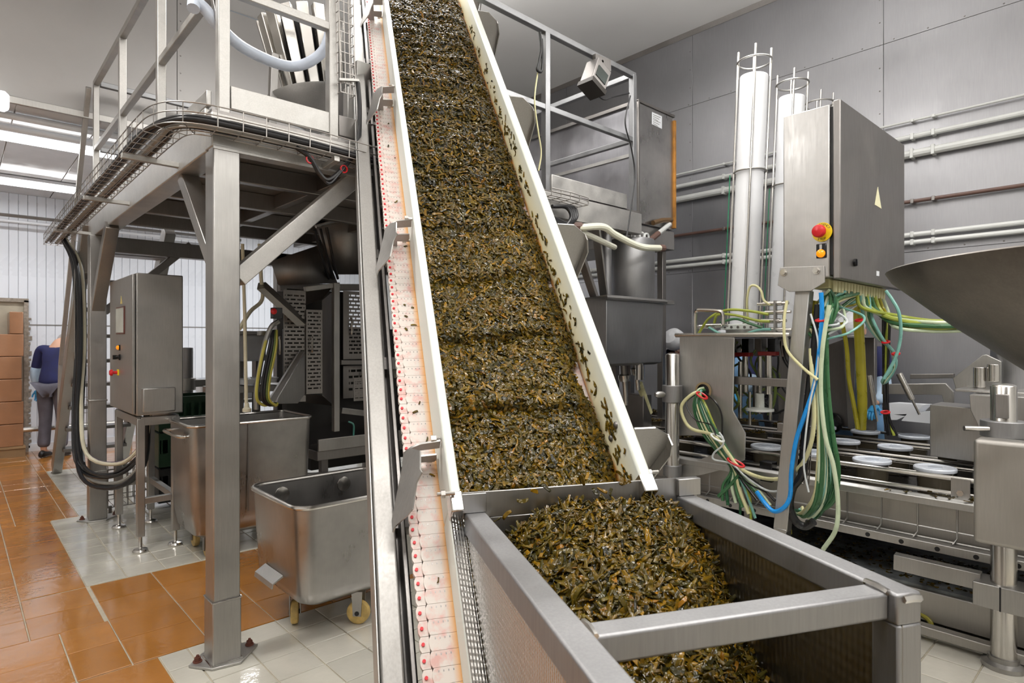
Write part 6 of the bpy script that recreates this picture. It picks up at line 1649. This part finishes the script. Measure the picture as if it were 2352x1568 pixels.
pipe('thin_cord', 'black cord running down along the corner post of the right handrail', [onY(1448, 220, 3.0), onY(1436, 280, 3.0), onY(1450, 340, 3.0), onY(1458, 400, 3.0), onY(1450, 470, 2.96), onY(1440, 540, 2.9), onY(1436, 560, 2.9)], .006, M['cable_blk'], 40, 'cord')
pipe('yellow_cord', 'thin yellowish cord hanging beside the right handrail post', [onY(1236, 160, 3.0), onY(1228, 230, 2.98), onY(1236, 300, 2.98), onY(1243, 350, 2.98), onY(1237, 392, 2.98)], .0055, M['tube_cream'], 30, 'cord')
pipe('cord_hook', 'black looped hook tied to the right handrail above the yellow cord', [onY(1240, 75, 3.0), onY(1243, 110, 2.98), onY(1238, 140, 2.98), onY(1234, 160, 2.98), onY(1243, 164, 2.98), onY(1246, 140, 2.98), onY(1244, 90, 3.0)], .010, M['black'], 36, 'hook')

# ---- right side of the filling line: lid feeder
lf = thing('lid_feeder', 'grey steel lid feeder housing with polished pegs at the right of the filling lanes', 'machine', (4.3, .7, .6))
def PX_(pts, X, ext, nm, mt, par=lf, bev=.003): 
    m = MB(); m.poly([onX(x, y, X) for x, y in pts], ext); return m.build(nm, M[mt], par, bevel=bev)
PX_(((2136, 929), (2229, 937), (2300, 945), (2300, 1070), (2136, 1047)), 4.22, (.25, 0, 0), 'front_housing', 'steel')
PX_(((2226, 906), (2420, 915), (2420, 1010), (2252, 988), (2229, 942)), 3.98, (.2, 0, 0), 'side_housing', 'steel')
PX_(((2188, 868), (2257, 815), (2266, 814), (2300, 830), (2300, 890), (2195, 893)), 4.42, (.02, 0, 0), 'upstand', 'steel_lt')
PX_(((2190, 893), (2420, 905), (2420, 912), (2195, 899)), 4.1, (.5, 0, 0), 'table_plate', 'steel')
PX_(((2025, 882), (2172, 880), (2190, 900), (2190, 926), (2168, 926), (2163, 907), (2025, 905)), 4.9, (.03, 0, 0), 'arm_plate', 'steel')
PX_(((2090, 859), (2190, 858), (2190, 868), (2090, 870)), 5.1, (.05, 0, 0), 'back_rail', 'steel_dk')
for px, y0_, y1_ in ((2250, 843, 890), (2282, 836, 876)):
    m = MB(); m.cyl(onX(px, y1_, 4.3), onX(px, y0_, 4.3), .030, None, 20); m.build('peg', M['chrome'], lf, bevel=.003)
p = onX(2345, 905, 4.55); m = MB(); m.cyl((p.x, p.y, .6), (p.x, p.y, 1.9), .14, None, 36); m.build('column', M['rail'], lf)
for px0, py0, px1, py1 in ((1996, 862, 2008, 930), (2065, 858, 2095, 918)):
    a, b = onX(px0, py0, 4.7), onX(px1, py1, 4.7); m = MB(); m.cyl(a, b, .02, None, 12); m.cyl(b, b + (b - a) * .55, .008, None, 8); m.build('small_actuator', M['chrome'], lf)
MB().box((4.5, .4, .62), (5.5, .9, .88)).build('feeder_base', M['steel_dk'], lf, bevel=.005)
for i, (pts, z) in enumerate(((((2042, 925), (2120, 930), (2100, 950), (2042, 952)), .0), (((2085, 948), (2136, 945), (2136, 972), (2070, 966)), 0), (((2040, 950), (2080, 955), (2060, 964), (2040, 964)), 0))):
    P = [onX(x, y, 5.2) for x, y in pts]; m = MB(); m.poly(P, (.25, 0, -.01)); tag(m.build('white_sheet', M['paint_white']), ('upper', 'lower right', 'lower left')[i] + ' white plastic sheet behind the lidded tubs', 'sheet')
# dark upright panel with round black knob behind the middle tubs
dp = thing('dial_stand', 'upright grey panel with a round black dial behind the lidded tubs', 'stand', (5.4, 1.9, .6))
PX_(((1880, 800), (1958, 770), (1955, 980), (1880, 978)), 5.45, (.03, 0, 0), 'plate', 'steel_dk', dp)
p = onX(1912, 970, 5.44); m = MB(); m.lathe(p, [(.085, 0), (.085, .03), (.07, .04), (.03, .04), (0, .02)], 26, (-1, 0, 0)); m.build('dial', M['black_gloss'], dp)
PX_(((1935, 770), (1965, 770), (1962, 985), (1948, 985)), 5.40, (.04, 0, 0), 'upright', 'steel', dp)

# ---- near funnel at the right edge
fc = at(2661, 784, 1.65); fc.z = 0
fn = thing('near_funnel', 'big dark steel funnel close to the viewer at the right edge', 'funnel', fc)
m = MB(); m.lathe((fc.x, fc.y, 1.2), [(.09, -.1), (.10, .0), (.28, .214), (.45, .346), (.615, .49), (.628, .512), (.632, .518), (.626, .522), (.60, .495), (.44, .36), (.27, .224), (.085, 0)], 64, caps=False); m.build('cone', steel('brown_reflection_steel', (0.20, 0.18, 0.16), .38, .35, 5), fn, sharp=60)  # brown reflection on the underside is put into the steel's colour
m = MB(); m.cyl((fc.x, fc.y, 0), (fc.x, fc.y, 1.12), .07, None, 24); m.build('stand', M['steel'], fn)
m = MB(); m.lathe((fc.x, fc.y, 0), [(.2, 0), (.2, .015), (.09, .03)], 28); m.build('stand_foot', M['steel'], fn)

# ---- people
def skin_mesh(name, verts, edges, radii, mat, parent, root=0, sub=2):
    me = bpy.data.meshes.new(name); off = root_off(parent)
    me.from_pydata([tuple(Vector(v) - off) for v in verts], edges, [])
    me.materials.append(mat)
    o = bpy.data.objects.new(name, me); COL.objects.link(o); o.parent = parent
    md = o.modifiers.new('skin', 'SKIN'); md.use_smooth_shade = True; md.branch_smoothing = .4
    for i, r in enumerate(radii):
        d = me.skin_vertices[0].data[i]; d.radius = r if isinstance(r, tuple) else (r, r); d.use_root = (i == root)
    s = o.modifiers.new('sub', 'SUBSURF'); s.levels = sub; s.render_levels = sub
    return o
def chain_add(V, E, R, start, pts, rads):
    k = start
    for p, r in zip(pts, rads):
        V.append(p); R.append(r); E.append((k, len(V) - 1)); k = len(V) - 1
    return k
M['skin'] = plain('skin', rgb(206, 160, 134), .5, vary=.05)
M['navy'] = plain('navy_cloth', rgb(34, 38, 84), .8, vary=.2, vscale=10)
M['grey_cloth'] = plain('grey_trousers', rgb(92, 90, 100), .85, vary=.2, vscale=9)
M['sleeve'] = plain('pale_blue_sleeve', rgb(176, 200, 224), .35, vary=.08, vscale=14)
M['glove'] = plain('blue_glove', rgb(64, 158, 214), .4, vary=.06)
M['apron'] = plain('light_blue_apron', rgb(134, 180, 226), .35, vary=.08)
M['cap'] = plain('white_hairnet', rgb(206, 208, 212), .6, vary=.08, vscale=40)
def person(label, foot, yaw, lean=0.2, head_tilt=.5, arms=None, sleeve=True, apron=False, h=1.0):
    """standing figure facing yaw; lean bends the trunk forward at the hips"""
    t = thing('person', label, 'person', foot)
    f = Vector((cos(yaw), sin(yaw), 0)); s_ = Vector((-sin(yaw), cos(yaw), 0)); up = Vector((0, 0, 1)); B = Vector(foot)
    def L(x, y, z): return B + (f * x + s_ * y + up * z) * h
    hip = L(0, 0, .95)
    td = (up * cos(lean) + f * sin(lean))
    tf = (f * cos(lean) - up * sin(lean))
    def T(x, y, z): return hip + (tf * x + s_ * y + td * z) * h
    neck = T(0, 0, .56)
    hd = (td * cos(head_tilt) + tf * sin(head_tilt)); hf = (tf * cos(head_tilt) - td * sin(head_tilt))
    def Hd(x, y, z): return neck + (hf * x + s_ * y + hd * z) * h
    arms = arms or ((.15, .0), (.15, .0))
    V, E, R = [hip], [], [(.15, .11)]
    c = chain_add(V, E, R, 0, [T(0, 0, .2), T(.01, 0, .40), T(0, 0, .50)], [(.135, .10), (.16, .11), (.12, .085)])
    k = chain_add(V, E, R, c, [neck, Hd(.01, 0, .07), Hd(.03, 0, .14), Hd(.03, 0, .21), Hd(.02, 0, .26)], [.055, .058, .082, .088, .06])
    JV, JE, JR = [T(0, 0, -.06)], [], [(.18, .135)]
    jc = chain_add(JV, JE, JR, 0, [T(0, 0, .08), T(0, 0, .25), T(.01, 0, .42), T(0, 0, .53)], [(.175, .13), (.17, .125), (.185, .13), (.085, .08)])
    jc = 3
    TV, TE, TR = [L(0, 0, .97)], [], [(.16, .12)]
    for i, sd in enumerate((1, -1)):
        sh = T(0, .185 * sd, .47); fwd, out = arms[i]
        d1 = (-up * cos(fwd) + f * sin(fwd) + s_ * sd * (.18 + out)).normalized(); el = sh + d1 * .30 * h
        d2 = (-up * cos(fwd * 1.9) + f * sin(fwd * 1.9) + s_ * sd * (out * .2)).normalized(); wr = el + d2 * .26 * h
        chain_add(V, E, R, 2, [T(0, .12 * sd, .46), sh, sh.lerp(el, .5), el, el.lerp(wr, .5), wr], [.06, .052, .046, .038, .036, .026])
        chain_add(JV, JE, JR, jc, [T(0, .12 * sd, .45), sh, sh.lerp(el, .5), el] + ([] if sleeve else [wr]), [.085, .078, .068, .06] + ([] if sleeve else [.046]))
        if sleeve:
            SV, SE, SR = [sh.lerp(el, .75)], [], [.062]
            chain_add(SV, SE, SR, 0, [el, el.lerp(wr, .5), el.lerp(wr, .93)], [.068, .064, .042])
            skin_mesh('sleeve', SV, SE, SR, M['sleeve'], t)
        # gloved hand: palm, four unequal bent fingers, thumb from the palm's side
        sdv = d2.cross(f).normalized() if abs(d2.dot(f)) < .9 else s_
        pn = d2.cross(sdv).normalized()
        GV, GE, GR = [wr], [], [.030]
        pal = wr + d2 * .05 * h; chain_add(GV, GE, GR, 0, [pal, wr + d2 * .085 * h], [(.040, .022), (.040, .020)])
        for j, (o_, ln) in enumerate(((-.030, .062), (-.010, .074), (.010, .070), (.029, .055))):
            b0 = wr + d2 * .092 * h + sdv * o_ * h
            chain_add(GV, GE, GR, 2, [b0, b0 + (d2 * .55 + pn * .12) * ln * h, b0 + (d2 * .85 + pn * .45) * ln * h], [.0105, .0098, .0085])
        chain_add(GV, GE, GR, 1, [pal - sdv * .040 * h, pal - sdv * .062 * h + d2 * .030 * h, pal - sdv * .060 * h + d2 * .058 * h + pn * .012], [.0125, .0115, .0095])
        skin_mesh('glove', GV, GE, GR, M['glove'], t)
        hp = L(0, .09 * sd, .90); kn = L(.03, .10 * sd, .50); an = L(-.01, .105 * sd, .09)
        chain_add(V, E, R, 0, [hp, hp.lerp(kn, .5), kn, kn.lerp(an, .4), an, L(.10, .11 * sd, .045)], [.085, .075, .055, .052, .036, .03])
        chain_add(TV, TE, TR, 0, [hp, hp.lerp(kn, .5), kn, kn.lerp(an, .5), an + up * .03], [.105, .092, .076, .072, .074])
        m = MB(); so = [L(-.075, .105 * sd, 0), L(.17, .115 * sd, 0)]
        rings_ = []
        for q, (wd2, hh) in ((-.08, (.03, .07)), (-.06, (.043, .10)), (0, (.045, .11)), (.08, (.05, .08)), (.15, (.047, .05)), (.185, (.03, .03))):
            ce = L(q, .107 * sd, 0); rings_.append([ce + s_ * wd2, ce + s_ * wd2 * .8 + up * hh * .8, ce + up * hh, ce - s_ * wd2 * .8 + up * hh * .8, ce - s_ * wd2])
        m.loft(rings_, True, True); m.build('shoe', M['black'], t, sub=1)
    body = skin_mesh('body', V, E, R, M['skin'], t)
    skin_mesh('jacket', JV, JE, JR, M['navy'], t)
    skin_mesh('trousers', TV, TE, TR, M['grey_cloth'], t)
    m = MB(); m.lathe(Hd(.02, 0, .165), [(.104, 0), (.113, .03), (.108, .09), (.075, .13), (0, .145)], 24, hd); m.build('cap', M['cap'], t)
    m = MB(); m.lathe(Hd(.112, 0, .125), [(.016, 0), (.013, .012), (.004, .028), (0, .03)], 10, hf - hd * .6); m.build('nose', M['skin'], t)
    for sd in (1, -1):
        m = MB(); m.lathe(Hd(.095, .034 * sd, .15), [(.012, 0), (.009, .006), (0, .009)], 10, hf); m.build('eye', M['black'], t)
        m = MB(); m.lathe(Hd(.02, .088 * sd, .13), [(.028, 0), (.026, .01), (.012, .014)], 10, s_ * sd); m.build('ear', M['skin'], t)
    m = MB(); m.tube([Hd(.098, -.024, .078), Hd(.106, 0, .076), Hd(.098, .024, .078)], .006, 6); m.build('mouth', plain('lips', rgb(170, 100, 92), .5), t)
    if apron:
        m = MB(); W2 = .2
        P = []
        for z, x, w2 in ((.50, .16, .13), (.30, .17, .18), (.1, .18, .2), (-.1, .185, .21), (-.35, .18, .21)):
            P.append([T(x - .05 * abs(q) ** 2 if z >= 0 else x - .05 * abs(q) ** 2, q * w2, z) for q in np.linspace(-1, 1, 9)])
        V2 = [p for row in P for p in row]; F2 = [(r_ * 9 + q, r_ * 9 + q + 1, (r_ + 1) * 9 + q + 1, (r_ + 1) * 9 + q) for r_ in range(4) for q in range(8)]
        m.add(V2, F2); m.build('apron', M['apron'], t, solid=.006)
    return t
p = onZ(152, 1046, 0); p.z = 0
person('person in navy jacket, pale blue sleeves and blue gloves standing behind the stair', (p.x - .14, p.y, 0), 1.0, .22, 1.2, ((.10, .12), (.05, .08)))
person('person in navy jacket with white hairnet standing behind the filling line, left of the gantry', (5.66, 3.44, 0), pi, .14, 1.0, ((.15, .0), (.12, .0)), True, False, .965)
person('person in navy jacket and blue apron bending over the filling line behind the gantry', (5.74, 2.86, 0), pi, .42, .9, ((.6, .0), (.75, .0)), True, True)
person('person in light blue apron behind the upright panel at the far side of the line', (5.78, 1.84, 0), pi, .16, .6, ((.5, .0), (.4, .0)), True, True)
